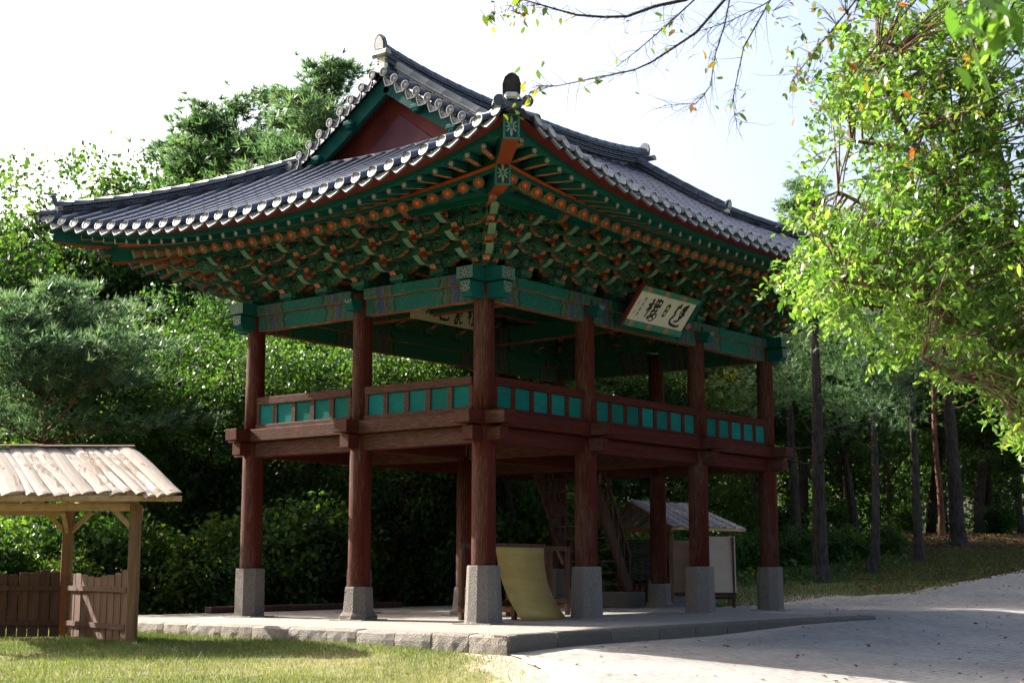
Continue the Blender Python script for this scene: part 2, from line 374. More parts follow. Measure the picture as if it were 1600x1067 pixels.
soffit('soffit_green', (0.004, 0.085, 0.058), (0.008, 0.14, 0.10)); painted('soffit_dark', (0.03, 0.012, 0.012), (0.012, 0.045, 0.035))

def tile(name, lo, hi, rough, lime=0.0):
    b = NB(name); v = b.world(); n = b.noise(v, 1.6, 5, 0.65); n2 = b.noise(v, 19, 4, 0.7)
    c = b.mix(n, lo, hi); c = b.mix(b.ramp(b.ma('ADD', b.ma('MULTIPLY', n, .5), b.ma('MULTIPLY', n2, .5)), [(0.55, (0, 0, 0)), (0.72, (1, 1, 1))]), c, (0.15, 0.15, 0.155))
    h = b.n('HueSaturation'); b.l(c, h.inputs['Color']); b.l(b.ma('MULTIPLY_ADD', b.rnd(), 0.3, 0.85), h.inputs['Value'])
    c = b.mix(0.35, h.outputs[0], b.ramp(n2, [(0.3, (0.55, 0.55, 0.55)), (0.7, (1.3, 1.3, 1.3))]), 'MULTIPLY')
    b.pbr(c, b.ma('MULTIPLY_ADD', n2, 0.25, rough - 0.12), b.bump(n2, 0.15, 0.004), 0.5)
tile('roof_tile', (0.034, 0.042, 0.064), (0.062, 0.072, 0.100), 0.40)
tile('roof_tile_worn_lit', (0.24, 0.235, 0.23), (0.38, 0.37, 0.355), 0.7)  # worn grey tile, colour lightened to carry sun on the near descending ridge
def tile_end():
    b = NB('tile_end'); v = b.co(); vo = b.voro(v, 26.0); n = b.noise(v, 9, 4); n2 = b.noise(v, 40, 3)
    c = b.mix(n, (0.46, 0.47, 0.48), (0.68, 0.68, 0.67))
    ring = b.ma('SINE', b.ma('MULTIPLY', vo.outputs['Distance'], 30.0))
    c = b.mix(b.ramp(ring, [(0.35, (0, 0, 0)), (0.8, (0.6, 0.6, 0.6))]), c, (0.16, 0.165, 0.18))
    h = b.n('HueSaturation'); b.l(c, h.inputs['Color']); b.l(b.ma('MULTIPLY_ADD', b.rnd(), 0.4, 0.8), h.inputs['Value'])
    b.pbr(h.outputs[0], 0.7, b.bump(ring, 0.6, 0.008), 0.3)
tile_end()
simple('tile_end_shaded', (0.05, 0.053, 0.06), (0.22, 0.22, 0.225), 22, rough=0.75, bump=0.8, bdist=0.01)  # gable copy of the tile ends, weak grazing sun put into a darker colour
simple('tile_rim_shaded', (0.22, 0.22, 0.225), (0.34, 0.34, 0.34), 8, rough=0.75, bump=0.2)  # gable copy of the rims, darkened the same way for the weak sun
simple('tile_rim', (0.5, 0.5, 0.5), (0.70, 0.69, 0.68), 8, rough=0.7, bump=0.2); simple('lime', (0.62, 0.62, 0.60), (0.80, 0.79, 0.76), 6, rough=0.9, bump=0.3)
simple('tile_shaded', (0.018, 0.016, 0.018), (0.05, 0.045, 0.045), 5, rough=0.7, bump=0.4)  # end tile of the near hip, its shade put into a near-black colour
# plain timbers and odds and ends
simple('pine_wood', (0.13, 0.068, 0.028), (0.22, 0.12, 0.052), 2.0, (5, 5, 0.6), 0.75, 0.3, rv=0.15)
simple('pine_wood_x', (0.30, 0.19, 0.09), (0.42, 0.28, 0.145), 2.0, (0.6, 5, 5), 0.75, 0.3, rv=0.1)
simple('fence_wood', (0.055, 0.024, 0.012), (0.12, 0.054, 0.027), 2.2, (6, 6, 0.5), 0.8, 0.4, rv=0.25)
simple('dark_wood', (0.05, 0.022, 0.014), (0.10, 0.045, 0.03), 2.2, (4, 4, 0.8), 0.8, 0.4, rv=0.15)
def slab():
    b = NB('bark_slab'); v = b.co((1, 0.35, 1)); n = b.noise(v, 3.2, 6, 0.7, 0.6); n2 = b.noise(b.co((3, 0.5, 3)), 9, 5, 0.7)
    c = b.mix(n2, (0.27, 0.22, 0.18), (0.44, 0.375, 0.32))
    h = b.n('HueSaturation'); b.l(c, h.inputs['Color']); b.l(b.ma('MULTIPLY_ADD', b.rnd(), 0.35, 0.8), h.inputs['Value'])
    k = b.ramp(b.ma('ADD', n, b.ma('MULTIPLY', b.ma('SUBTRACT', b.rnd(), 0.5), 0.12)), [(0.525, (0, 0, 0)), (0.555, (1, 1, 1))])
    c = b.mix(k, h.outputs[0], b.mix(n2, (0.13, 0.09, 0.068), (0.28, 0.21, 0.165)))
    b.pbr(c, 0.85, b.bump(b.ma('ADD', b.ma('MULTIPLY', k, 0.6), n2), 0.5, 0.02), 0.2)
slab()
simple('slab_grey', (0.16, 0.13, 0.12), (0.36, 0.31, 0.30), 2.2, (4, 4, 0.8), 0.85, 0.5, rv=0.25)
simple('mat_yellow', (0.37, 0.24, 0.055), (0.45, 0.305, 0.08), 1.2, (1, 1, 4), 0.55, 0.08, rv=0.0)
simple('board_pale', (0.56, 0.43, 0.34), (0.64, 0.51, 0.42), 0.8, (1, 1, 3), 0.6, 0.05); simple('board_tan', (0.20, 0.115, 0.06), (0.25, 0.15, 0.085), 0.8, (1, 1, 3), 0.6, 0.05)
simple('black_plastic', (0.010, 0.011, 0.014), (0.02, 0.022, 0.028), 3, rough=0.4, bump=0.1); simple('grey_block', (0.18, 0.19, 0.21), (0.26, 0.27, 0.29), 3)
simple('sign_white', (0.50, 0.48, 0.40), (0.58, 0.56, 0.47), 1.5, rough=0.6, bump=0.05); simple('ink', (0.008, 0.007, 0.006), (0.014, 0.012, 0.010), 5, rough=0.6, bump=0.02); simple('seal_red', (0.30, 0.08, 0.05), (0.38, 0.11, 0.07), 5)
simple('steel_fence', (0.30, 0.31, 0.30), (0.40, 0.41, 0.40), 3, rough=0.5, bump=0.05)
# bark and leaves
def bark(name, c1, c2, sc=3.0, st=(3, 3, 0.8)):
    b = NB(name); v = b.world(st); vo = b.voro(v, sc * 1.3); n = b.noise(v, sc * 3, 5, 0.7); n0 = b.noise(b.world(), 0.8, 3)
    f = b.ma('ADD', b.ma('MULTIPLY', vo.outputs['Distance'], 0.5), b.ma('MULTIPLY', n, 0.5))
    c = b.ramp(f, [(0.25, c1), (0.6, c2)]); c = b.mix(0.5, c, b.ramp(n0, [(0.35, (0.6, 0.6, 0.6)), (0.65, (1.3, 1.3, 1.3))]), 'MULTIPLY')
    b.pbr(c, 0.9, b.bump(f, 0.9, 0.05), 0.2)
bark('bark_dark', (0.014, 0.011, 0.010), (0.055, 0.043, 0.038)); bark('bark_red', (0.05, 0.020, 0.012), (0.19, 0.085, 0.055)); bark('bark_brown', (0.06, 0.035, 0.025), (0.19, 0.12, 0.09))
bark('twig', (0.020, 0.014, 0.014), (0.055, 0.04, 0.04), 8)
def leaf(name, stops, trans=0.5, rough=0.45, spec=0.28, tr_gain=(1.5, 1.6, 0.55)):
    b = NB(name); a = b.att('lv'); c = b.ramp(a, stops)
    n = b.noise(b.world(), 0.5, 3); c = b.mix(0.5, c, b.ramp(n, [(0.35, (0.6, 0.7, 0.75)), (0.65, (1.3, 1.2, 1.1))]), 'MULTIPLY')
    d = b.n('BsdfPrincipled'); b.l(c, d.inputs['Base Color']); d.inputs['Roughness'].default_value = rough; d.inputs['Specular IOR Level'].default_value = spec
    t = b.n('BsdfTranslucent'); b.l(b.mix(1.0, c, tr_gain, 'MULTIPLY'), t.inputs['Color'])
    m = b.n('MixShader'); m.inputs[0].default_value = trans; b.l(d.outputs[0], m.inputs[1]); b.l(t.outputs[0], m.inputs[2]); b.l(m.outputs[0], b.out.inputs[0])
leaf('leaf_forest', [(0, (0.020, 0.052, 0.017)), (0.5, (0.044, 0.096, 0.027)), (0.85, (0.085, 0.15, 0.034)), (1, (0.13, 0.18, 0.04))], 0.52, 0.45, 0.3)
leaf('leaf_warm', [(0, (0.035, 0.07, 0.014)), (0.55, (0.07, 0.12, 0.02)), (0.85, (0.12, 0.15, 0.025)), (1, (0.19, 0.15, 0.03))])
leaf('leaf_maple', [(0, (0.038, 0.095, 0.022)), (0.45, (0.092, 0.185, 0.042)), (0.85, (0.165, 0.27, 0.072)), (1, (0.26, 0.33, 0.10))], 0.52, 0.38, 0.45)
leaf('leaf_cherry', [(0, (0.05, 0.10, 0.02)), (0.4, (0.12, 0.17, 0.025)), (0.7, (0.30, 0.22, 0.03)), (1, (0.38, 0.10, 0.03))], 0.5)
leaf('needle', [(0, (0.035, 0.078, 0.044)), (0.5, (0.080, 0.148, 0.080)), (0.85, (0.145, 0.22, 0.115)), (1, (0.22, 0.26, 0.14))], 0.5, 0.45, 0.4, (1.3, 1.4, 0.8))
leaf('needle_sunlit', [(0, (0.035, 0.085, 0.048)), (0.5, (0.095, 0.17, 0.092)), (0.85, (0.18, 0.27, 0.14)), (1, (0.25, 0.31, 0.17))], 0.45, 0.4, 0.5, (1.25, 1.3, 0.85))  # lighter copy of needle, sunlight on the red pine put into the colour
leaf('grass_blade', [(0, (0.055, 0.088, 0.024)), (0.45, (0.115, 0.15, 0.05)), (0.75, (0.215, 0.215, 0.11)), (1, (0.33, 0.29, 0.19))], 0.35, 0.6, 0.2, (1.3, 1.4, 0.6))
leaf('leaf_fallen', [(0, (0.10, 0.045, 0.02)), (0.6, (0.20, 0.09, 0.035)), (1, (0.34, 0.17, 0.05))], 0.2, 0.6, 0.2, (1.2, 1.1, 0.7))
def grounds():
    b = NB('ground'); v = b.world(); n = b.noise(v, 0.9, 5, 0.65); n2 = b.noise(v, 9.0, 5, 0.7); n3 = b.noise(v, 60, 3); sand = b.att('sand'); wood = b.att('wood')
    grass = b.ramp(n, [(0.3, (0.075, 0.10, 0.026)), (0.55, (0.15, 0.155, 0.05)), (0.75, (0.25, 0.215, 0.10))])
    grass = b.mix(b.ramp(n2, [(0.45, (0, 0, 0)), (0.7, (1, 1, 1))]), grass, (0.27, 0.22, 0.14))
    lit = b.ramp(n2, [(0.3, (0.028, 0.02, 0.012)), (0.55, (0.065, 0.042, 0.022)), (0.75, (0.13, 0.075, 0.035))])
    lit = b.mix(b.ramp(n, [(0.45, (0, 0, 0)), (0.6, (1, 1, 1))]), lit, (0.035, 0.055, 0.016))
    c = b.mix(b.ramp(b.ma('ADD', wood, b.ma('MULTIPLY', b.ma('SUBTRACT', n, 0.5), 0.6)), [(0.4, (0, 0, 0)), (0.6, (1, 1, 1))]), grass, lit)
    sc = b.ramp(n2, [(0.3, (0.36, 0.29, 0.21)), (0.7, (0.46, 0.39, 0.30))])
    c = b.mix(b.ramp(b.ma('ADD', sand, b.ma('MULTIPLY', b.ma('SUBTRACT', n2, 0.5), 0.9)), [(0.4, (0, 0, 0)), (0.65, (1, 1, 1))]), c, sc)
    c = b.mix(0.5, c, b.ramp(n3, [(0.3, (0.5, 0.5, 0.5)), (0.7, (1.35, 1.35, 1.35))]), 'MULTIPLY')
    b.pbr(c, 0.95, b.bump(b.ma('ADD', n2, n3), 0.7, 0.03), 0.15)
    b = NB('paver'); v = b.world(); br = b.n('TexBrick'); mp = b.n('Mapping'); mp.inputs['Rotation'].default_value = (0, 0, R(-3)); b.l(v, mp.inputs[0]); b.l(mp.outputs[0], br.inputs['Vector'])
    br.inputs['Scale'].default_value = 1.0; br.inputs['Brick Width'].default_value = 0.30; br.inputs['Row Height'].default_value = 0.15; br.inputs['Mortar Size'].default_value = 0.012; br.inputs['Mortar Smooth'].default_value = 0.3
    br.inputs['Color1'].default_value = (0.25, 0.238, 0.222, 1); br.inputs['Color2'].default_value = (0.30, 0.28, 0.257, 1); br.inputs['Mortar'].default_value = (0.185, 0.175, 0.16, 1)
    n = b.noise(v, 0.35, 5, 0.65); n2 = b.noise(v, 8, 4, 0.7); n3 = b.noise(v, 70, 3)
    c = b.mix(0.8, br.outputs[0], b.ramp(n, [(0.3, (0.6, 0.6, 0.6)), (0.7, (1.25, 1.23, 1.2))]), 'MULTIPLY'); c = b.mix(0.6, c, b.ramp(n2, [(0.35, (0.55, 0.54, 0.53)), (0.5, (1, 1, 1)), (0.75, (1.15, 1.15, 1.15))]), 'MULTIPLY')
    c = b.mix(b.ramp(b.ma('ADD', b.att('sand'), b.ma('MULTIPLY', b.ma('SUBTRACT', n2, 0.5), 0.8)), [(0.35, (0, 0, 0)), (0.75, (1, 1, 1))]), c, (0.43, 0.36, 0.28))
    c = b.mix(0.4, c, b.ramp(n3, [(0.3, (0.6, 0.6, 0.6)), (0.7, (1.3, 1.3, 1.3))]), 'MULTIPLY')
    b.pbr(c, 0.85, b.bump(b.ma('ADD', b.ma('MULTIPLY', br.outputs['Fac'], -0.8), n3), 0.4, 0.01), 0.3)
    simple('lime_paving', (0.19, 0.165, 0.138), (0.25, 0.222, 0.19), 1.3, rough=0.9, bump=0.3, c3=(0.22, 0.205, 0.187), kind='Object')
grounds()

# ------------------------------------------------------------------ ground and road
def road_top(x):
    return np.interp(x, [-30, -10, -7.6, -3.5, -3.3, 9.0, 11.5, 15.2, 19.4, 21.2, 25, 30, 60], [-34, -11.5, -8.0, -3.6, -3.1, -3.1, 2.6, 3.3, 2.2, 0.9, 0.4, -0.3, -3.0])
def road_bot(x): return np.interp(x, [-30, -12, -6, -2.1, 2.5, 12, 30, 60], [-40, -19, -12.6, -10.8, -9.6, -8.4, -8.2, -9.5])

def make_ground():
    def axis(lo, hi, fl, fh, st):
        fine = np.arange(fl, fh + 1e-6, st); k = np.cumsum(np.geomspace(st, 90, 22))
        a = fl - k[::-1]; b = fh + k; return np.concatenate([a[a > lo], fine, b[b < hi]])
    X = axis(-900, 900, -24, 46, 0.35); Y = axis(-900, 900, -22, 48, 0.35)
    gx, gy = np.meshgrid(X, Y, indexing='ij'); gz = terr(gx, gy)
    gz = gz + 0.012 * np.sin(gx * 2.3 + np.sin(gy * 1.7)) * np.sin(gy * 2.9)
    inroad = (gy < road_top(gx) - 0.6) & (gy > road_bot(gx) + 0.6) & (gx > -28) & (gx < 58)
    gz = gz - 0.04 * inroad
    nx, ny = gx.shape; idx = np.arange(nx * ny).reshape(nx, ny)
    F = np.stack([idx[:-1, :-1], idx[1:, :-1], idx[1:, 1:], idx[:-1, 1:]], -1).reshape(-1, 4)
    dr = gy - road_top(gx); sand = np.clip(1 - dr / 2.0, 0, 1) * (dr > -1) * (gx < 20)
    sand = np.maximum(sand, np.clip(1 - np.hypot(gx + 4.2, gy + 4.2) / 1.6, 0, 1))
    wood = np.clip(sst(9.5, 11.5, gy + 0.0 * gx), 0, 1) * (gx < 14) + sst(7, 12, gy + 0.25 * gx - 2.0) * (gx >= 14)
    D = (gx - CX) * FW[0] + (gy - CY) * FW[1]; wood = np.maximum(wood, sst(46, 50, D))
    me = npmesh('ground', np.stack([gx, gy, gz], -1).reshape(-1, 3), F, ['ground'], {'sand': sand.ravel(), 'wood': wood.ravel()}, smooth=True)
    tag(inst('ground', me), 'short dry grass and leaf litter around the pavilion', None, None, 'structure')
    # road
    xs = np.concatenate([np.arange(-28, 30, 0.4), np.arange(30, 58, 1.5)]); T = np.linspace(0, 1, 60) ** 1.0
    V = []; SA = []
    for i, x in enumerate(xs):
        t0 = float(road_top(x)) + 0.06 * math.sin(x * 3.1) + 0.05 * math.sin(x * 7.7 + 1); b0 = float(road_bot(x))
        y = t0 + (b0 - t0) * T; z = terr(x, y) + 0.022
        V.append(np.stack([np.full_like(y, x), y, z], -1)); SA.append(np.clip(1.0 - (t0 - y) / 1.3, 0, 1) * (0.9 if x < 11 else 0.55))
    V = np.array(V); n, m = V.shape[:2]; idx = np.arange(n * m).reshape(n, m)
    F = np.stack([idx[:-1, :-1], idx[:-1, 1:], idx[1:, 1:], idx[1:, :-1]], -1).reshape(-1, 4)
    me = npmesh('paved_road', V.reshape(-1, 3), F, ['paver'], {'sand': np.array(SA).ravel()}, smooth=True)
    tag(inst('paved_road', me), 'grey block-paved road running past the pavilion', None, None, 'structure')
    kb = thing('kerb', 'low stone kerb along the near edge of the paved road', 'kerb'); m0 = MB().box((0, 0, 0), (0.96, 0.2, 0.2), 0, None, 0.02).mesh('kerb_stone', ['granite_dark'])
    for i in range(44):
        x0 = -10 + i; a = Vector((x0, float(road_bot(x0)) - 0.05, 0)); b = Vector((x0 + 1, float(road_bot(x0 + 1)) - 0.05, 0))
        a.z = tz(a.x, a.y) + 0.03; b.z = tz(b.x, b.y) + 0.03; x = (b - a).normalized(); y = Vector((0, 0, 1)).cross(x).normalized()
        inst('kerb_stone', m0, kb, TM((a + b) / 2, x, y, x.cross(y)))
make_ground()

# ------------------------------------------------------------------ stone platform under the pavilion
PF = [(-3.36, -3.22), (5.6, -3.24), (8.85, -3.85)]; PFL = [(-3.36, -3.22), (-3.18, 3.7), (-3.0, 9.2)]
pl = thing('stone_platform', 'low paved platform edged with rough granite blocks under the pavilion', 'platform')
poly = [(-3.1, -2.97), (5.6, -2.99), (8.78, -3.6), (9.6, -2.0), (13.4, 3.2), (13.6, 9.3), (-2.75, 9.2), (-2.93, 3.7)]
mb = MB(); n = len(poly); mb.add([(x, y, -0.004) for x, y in poly] + [(x, y, -0.3) for x, y in poly], [tuple(range(n))] + [(k, k + n, (k + 1) % n + n, (k + 1) % n) for k in range(n)]); mb.build('paving', 'lime_paving', pl)
def edge_stones(path, lo, hi, out, mat_):
    pts = [Vector((x, y, 0)) for x, y in path]; seg = [(pts[i + 1] - pts[i]).length for i in range(len(pts) - 1)]; tot = sum(seg)
    def P(s):
        for i, L in enumerate(seg):
            if s <= L or i == len(seg) - 1: return pts[i] + (pts[i + 1] - pts[i]) * (s / L)
            s -= L
    s = 0.0
    while s < tot - 0.2:
        L = min(rng.uniform(lo, hi), tot - s); a, b = P(s + 0.008), P(s + L - 0.008); x = (b - a).normalized(); inn = Vector((-x.y, x.x, 0)) * out
        dep = 0.27; top = rng.uniform(-0.008, 0.008); N = max(3, int(L / 0.16)); m = MB(); rows = []
        for i in range(N + 1):
            p = a.lerp(b, i / N); e = 0.025 if i in (0, N) else 0.0; j = lambda s_: rng.uniform(-s_, s_) * .5
            rows.append([p + inn * dep + Vector((0, 0, top)), p + inn * (0.05 + j(0.012)) + Vector((0, 0, top + j(.006) - e * .4)), p + inn * (e * .6 + j(0.014)) + Vector((0, 0, top - 0.045 + j(.01))),
                         p + inn * (e * .6 + j(0.018) - 0.008) + Vector((0, 0, -0.15)), p + inn * (j(0.016) + e * .6) + Vector((0, 0, -0.33)), p + inn * dep + Vector((0, 0, -0.33))])
        m.rings(rows); o = m.build('edge_stone', mat_, pl); s += L
edge_stones(PFL, 0.72, 1.0, -1, 'granite_edge'); edge_stones(PF, 1.15, 1.55, 1, 'granite_dark')  # front stones get a darker granite, the shade on that side put into the colour

# ------------------------------------------------------------------ the pavilion
PV = thing('pavilion', 'two-storey timber pavilion with grey tiled hip-and-gable roof and painted green eaves', 'pavilion')
SD = [((1, 0), (0, 1), HX, HY), ((0, 1), (1, 0), HY, HX), ((1, 0), (0, -1), HX, HY), ((0, 1), (-1, 0), HY, HX)]
def lift(e): return LA * max(0.0, min(1.0, 1 - e / LE)) ** LM
def inset(k, u): return FL * (1 - (u / SD[k][2]) ** 2)
def XY(k, u, d):
    t, n, hu, hd = SD[k]; return XC + t[0] * u + n[0] * (d - hd), YC + t[1] * u + n[1] * (d - hd)
def RP(k, u, d, dz=0.0):
    x, y = XY(k, u, d); return Vector((x, y, Z0 + 0.43 * d + 0.0195 * d * d + lift(SD[k][2] - abs(u)) + dz))
def EV(k, u, d, z): x, y = XY(k, u, d); return Vector((x, y, z))
def raf(d): return 7.51 + 0.46 * (d - 1.16)

# pedestals: height, shape (radius bottom, radius top, sides)
PED = {(0, 0): (1.08, .36, .315, 10), (1, 0): (1.06, .34, .315, 8), (2, 0): (1.06, .35, .33, 8), (3, 0): (1.05, .33, .31, 8), (0, 1): (.66, .36, .27, 8), (0, 2): (1.02, .335, .33, 8),
       (1, 1): (.62, .33, .24, 8), (2, 1): (1.0, .34, .31, 8), (3, 1): (.62, .34, .27, 8), (1, 2): (1.0, .33, .31, 8), (2, 2): (1.0, .33, .31, 8), (3, 2): (1.0, .33, .31, 8)}
def sq(c, r, n, z, rot, rough=0.0):
    return [Vector((c[0] + r * math.cos(rot + 2 * math.pi * k / n) * (1 + rng.uniform(-rough, rough)), c[1] + r * math.sin(rot + 2 * math.pi * k / n) * (1 + rng.uniform(-rough, rough)), z)) for k in range(n)]
for i, x in enumerate(CXS):
    for j, y in enumerate(CYS):
        h, rb, rt, n = PED[(i, j)]; m = MB(); rot = math.pi / n; c = (x, y)
        if h < 0.8: rg = [sq(c, rb * 1.12, n, -0.02, rot, .05), sq(c, rb * 1.1, n, .09, rot, .05), sq(c, rb * .92, n, .16, rot, .02), sq(c, rt * 1.12, n, h * .75, rot), sq(c, rt * 1.1, n, h - .03, rot), sq(c, rt * 1.02, n, h, rot)]
        else: rg = [sq(c, rb * 1.06, n, -0.02, rot, .03), sq(c, rb * 1.0, n, .05, rot, .01), sq(c, (rb + rt) / 2, n, h * .5, rot, .006), sq(c, rt, n, h - .03, rot), sq(c, rt * .955, n, h, rot)]
        m.rings(rg); pd = m.build('stone_pedestal', 'granite', PV)
        m = MB(); m.box((x, y, 0.004), (rb * 2.35, rb * 2.3, 0.025), 0, Matrix.Rotation(.1, 3, 'Z'), 0.006); m.build('footing', 'granite_edge', pd)
        inner = j == 1 and i in (1, 2); top = 3.45 if inner else 6.62; N = 20
        def ring(r, z): return [Vector((x + r * math.cos(2 * math.pi * k / N), y + r * math.sin(2 * math.pi * k / N), z)) for k in range(N)]
        m = MB(); r0 = 0.228 if j == 0 or i == 0 else 0.21; zs = [h, h + .02, 2.0, 3.3, 3.86]; rs = [r0 * .99, r0 * 1.02, r0 * 1.01, r0, r0]
        if inner: zs = zs[:3] + [3.45]; rs = rs[:4]
        m.rings([ring(r_, z_) for r_, z_ in zip(rs, zs)], 0, True); m.build('lower_column', 'column_wood', PV)
        if not inner:
            m = MB(); m.rings([ring(r_, z_) for r_, z_ in ((.207, 3.87), (.205, 5.0), (.2, 6.0), (.195, top))], 0, True); m.build('upper_column', 'column_wood', PV)

# floor beams: lower tie beams, upper edge beams, their protruding ends, deck, railing
def wood_beam(name, a, b, wdt, h, par=PV, ch=0.012):
    m = MB(); m.beam(a, b, wdt, h, 0, ch); ax = abs(b[0] - a[0]) > abs(b[1] - a[1])
    return m.build(name, 'beam_wood_x' if ax else 'beam_wood_y', par)
for j, y in enumerate(CYS):
    for i in range(3):
        x0, x1 = CXS[i] + .16, CXS[i + 1] - .16; wood_beam('tie_beam', (x0, y, 3.555), (x1, y, 3.555), .24, .32)
        if j != 1: wood_beam('edge_beam', (x0 - (.0 if i else .02), y + (-.1 if j == 0 else .1), 3.852), (x1, y + (-.1 if j == 0 else .1), 3.852), .34, .262)
    for s, x in ((-1, 0.0), (1, LX)):
        wood_beam('beam_end', (x + s * .15, y, 3.56), (x + s * .5, y, 3.56), .26, .27); 
        wood_beam('beam_end', (x + s * .12, y, 3.855), (x + s * (.62 if j == 1 else .66), y, 3.855), .36, .25)
for i, x in enumerate(CXS):
    for j in range(2):
        y0, y1 = CYS[j] + .16, CYS[j + 1] - .16; wood_beam('tie_beam', (x, y0, 3.55), (x, y1, 3.55), .245, .33)
        if i in (0, 3): wood_beam('edge_beam', (x + (-.1 if i == 0 else .1), y0, 3.85), (x + (-.1 if i == 0 else .1), y1, 3.85), .34, .26)
    for s, y in ((-1, 0.0), (1, LY)):
        wood_beam('beam_end', (x, y + s * .15, 3.545), (x, y + s * .5, 3.545), .262, .268)
        wood_beam('beam_end', (x, y + s * .12, 3.862), (x, y + s * .64, 3.862), .365, .245)
pm = MB().box((0, 0, 0), (0.255, LY - .3, 0.07), 0, None, 0.008).mesh('deck_board', ['deck_plank'])
k = 0
for i in range(42):
    x = 0.2 + (i + .5) * (LX - .4) / 42
    if 9.0 < x < 10.6:
        continue
    inst('deck_board', pm, PV, Matrix.Translation((x, YC, 3.80 + 0.002 * (i % 3))))
dk = MB().box((9.8, 2.0, 3.80), (1.7, 3.7, .07)).build('deck_hatch_surround', 'deck_plank', PV)
def railing(a, b, npan, out):
    a = Vector((*a, 0)); b = Vector((*b, 0)); x = (b - a).normalized(); L = (b - a).length; ax = abs(x.x) > .5; wm = 'beam_wood_x' if ax else 'beam_wood_y'
    rl = bpy.data.objects.new('railing', None); COL.objects.link(rl); rl.parent = PV
    Z = lambda p, z: (p.x, p.y, z)
    for z, h, w_ in ((4.592, .17, .13), (4.035, .105, .15)): MB().beam(Z(a, z), Z(b, z), w_, h, 0, .015).build('rail', wm, rl)
    p = L / npan
    for q in range(npan + 1):
        c = a + x * (q * p); c += x * (.045 if q == 0 else (-.045 if q == npan else 0))
        MB().beam(Z(c, 4.085), Z(c, 4.51), .085, .13 if 0 < q < npan else .1, 0, .008, up=(x.x, x.y, 0)).build('baluster', wm, rl)
    for q in range(npan):
        c0 = a + x * (q * p + .065 + (.03 if q == 0 else 0)); c1 = a + x * ((q + 1) * p - .065 - (.03 if q == npan - 1 else 0))
        MB().beam(Z(c0, 4.297), Z(c1, 4.297), .03, .425).build('panel', 'panel_teal', rl)
for y, s in ((0, -1), (LY, 1)):
    for i, nq in ((0, 5), (1, 7), (2, 5)): railing((CXS[i] + .19, y + s * .07), (CXS[i + 1] - .19, y + s * .07), nq, s)
for x, s in ((0, -1), (LX, 1)):
    for j in (0, 1): railing((x + s * .07, CYS[j] + .19), (x + s * .07, CYS[j + 1] - .19), 5, s)

# painted lintels, plates
def pbeam(name, a, b, wdt, h, mats='beam_paint', par=PV):
    a = Vector(a); b = Vector(b); x = b - a; L = x.length; x.normalize(); y = Vector((0, 0, 1)).cross(x); m = MB(); al = []
    for t, v in ((0, 0), (.5, L / 2), (1, 0)):
        for sy, sz in ((-1, -1), (1, -1), (1, 1), (-1, 1)):
            m.v.append(tuple(a + x * (t * L) + y * (sy * wdt / 2) + Vector((0, 0, sz * h / 2)))); al.append(v)
    for q in (0, 4):
        for k_ in range(4): m.f.append((q + k_, q + 4 + k_, q + 4 + (k_ + 1) % 4, q + (k_ + 1) % 4)); m.m.append(1 if k_ == 0 else 0); m.s.append(False)
    m.f += [(3, 2, 1, 0), (8, 9, 10, 11)]; m.m += [0, 0]; m.s += [False, False]; m.att['along'] = al
    return m.build(name, [mats, 'salmon'], par)
def corner_block(c, d):
    m = MB(); m.box(c, d, 0, None, .02); return m.build('beam_head', 'pale_green', PV)
for y in CYS[::2]:
    for i in range(3):
        pbeam('lintel', (CXS[i] + .17, y, 6.315), (CXS[i + 1] - .17, y, 6.315), .2, .33); pbeam('top_plate', (CXS[i] + .002, y, 6.59), (CXS[i + 1] - .002, y, 6.59), .38, .215)
for x in CXS[::3]:
    for j in range(2):
        pbeam('lintel', (x, CYS[j] + .17, 6.31), (x, CYS[j + 1] - .17, 6.31), .2, .328); pbeam('top_plate', (x, CYS[j] + .19, 6.588), (x, CYS[j + 1] - .19, 6.588), .376, .213)
for x in CXS[1:3]:
    pbeam('cross_beam', (x, .2, 6.95), (x, LY - .2, 6.95), .3, .4)
pbeam('inner_beam', (.2, YC + 1.15, 7.85), (LX - .2, YC + 1.15, 7.85), .26, .36); pbeam('inner_beam', (.2, YC - 1.6, 7.75), (LX - .2, YC - 1.6, 7.75), .22, .28); pbeam('inner_beam', (.2, YC + 2.4, 7.6), (LX - .2, YC + 2.4, 7.6), .22, .28)
# heads of the lintels and plates that stick out at corners, snouts at the mid columns
hm = {}
def head(M, L, wd, h, tip):
    key = (L, wd, h, tip)
    if key not in hm:
        m = MB(); m.prism([(0, -h / 2), (L * .8, -h / 2), (L, -h / 2 + h * tip), (L, h / 2), (0, h / 2)], wd, lambda p, q, s: Vector((p, s, q)), [1, 1, 2, 0, 0]); hm[key] = m.mesh('beam_head', ['teal', 'teal', 'head_end'])
    inst('beam_head', hm[key], PV, M)
flower('head_end', 0.13, 8, (0.15, 0.20, 0.17), (0.03, 0.05, 0.05), (0.012, 0.03, 0.035), (0.05, 0.14, 0.11), 0.5, .5)
for cx_, sx in ((0, -1), (LX, 1)):
    for cy_, sy in ((0, -1), (LY, 1)):
        head(TM((cx_ + sx * .16, cy_, 6.30), Vector((sx, 0, 0)), Vector((0, sx, 0)), Vector((0, 0, 1))), .42, .24, .3, .3); head(TM((cx_, cy_ + sy * .16, 6.30), Vector((0, sy, 0)), Vector((-sy, 0, 0)), Vector((0, 0, 1))), .42, .24, .3, .3)
        head(TM((cx_ + sx * .0, cy_, 6.60), Vector((sx, 0, 0)), Vector((0, sx, 0)), Vector((0, 0, 1))), .60, .40, .25, .05); head(TM((cx_, cy_ + sy * .0, 6.602), Vector((0, sy, 0)), Vector((-sy, 0, 0)), Vector((0, 0, 1))), .60, .40, .25, .05)
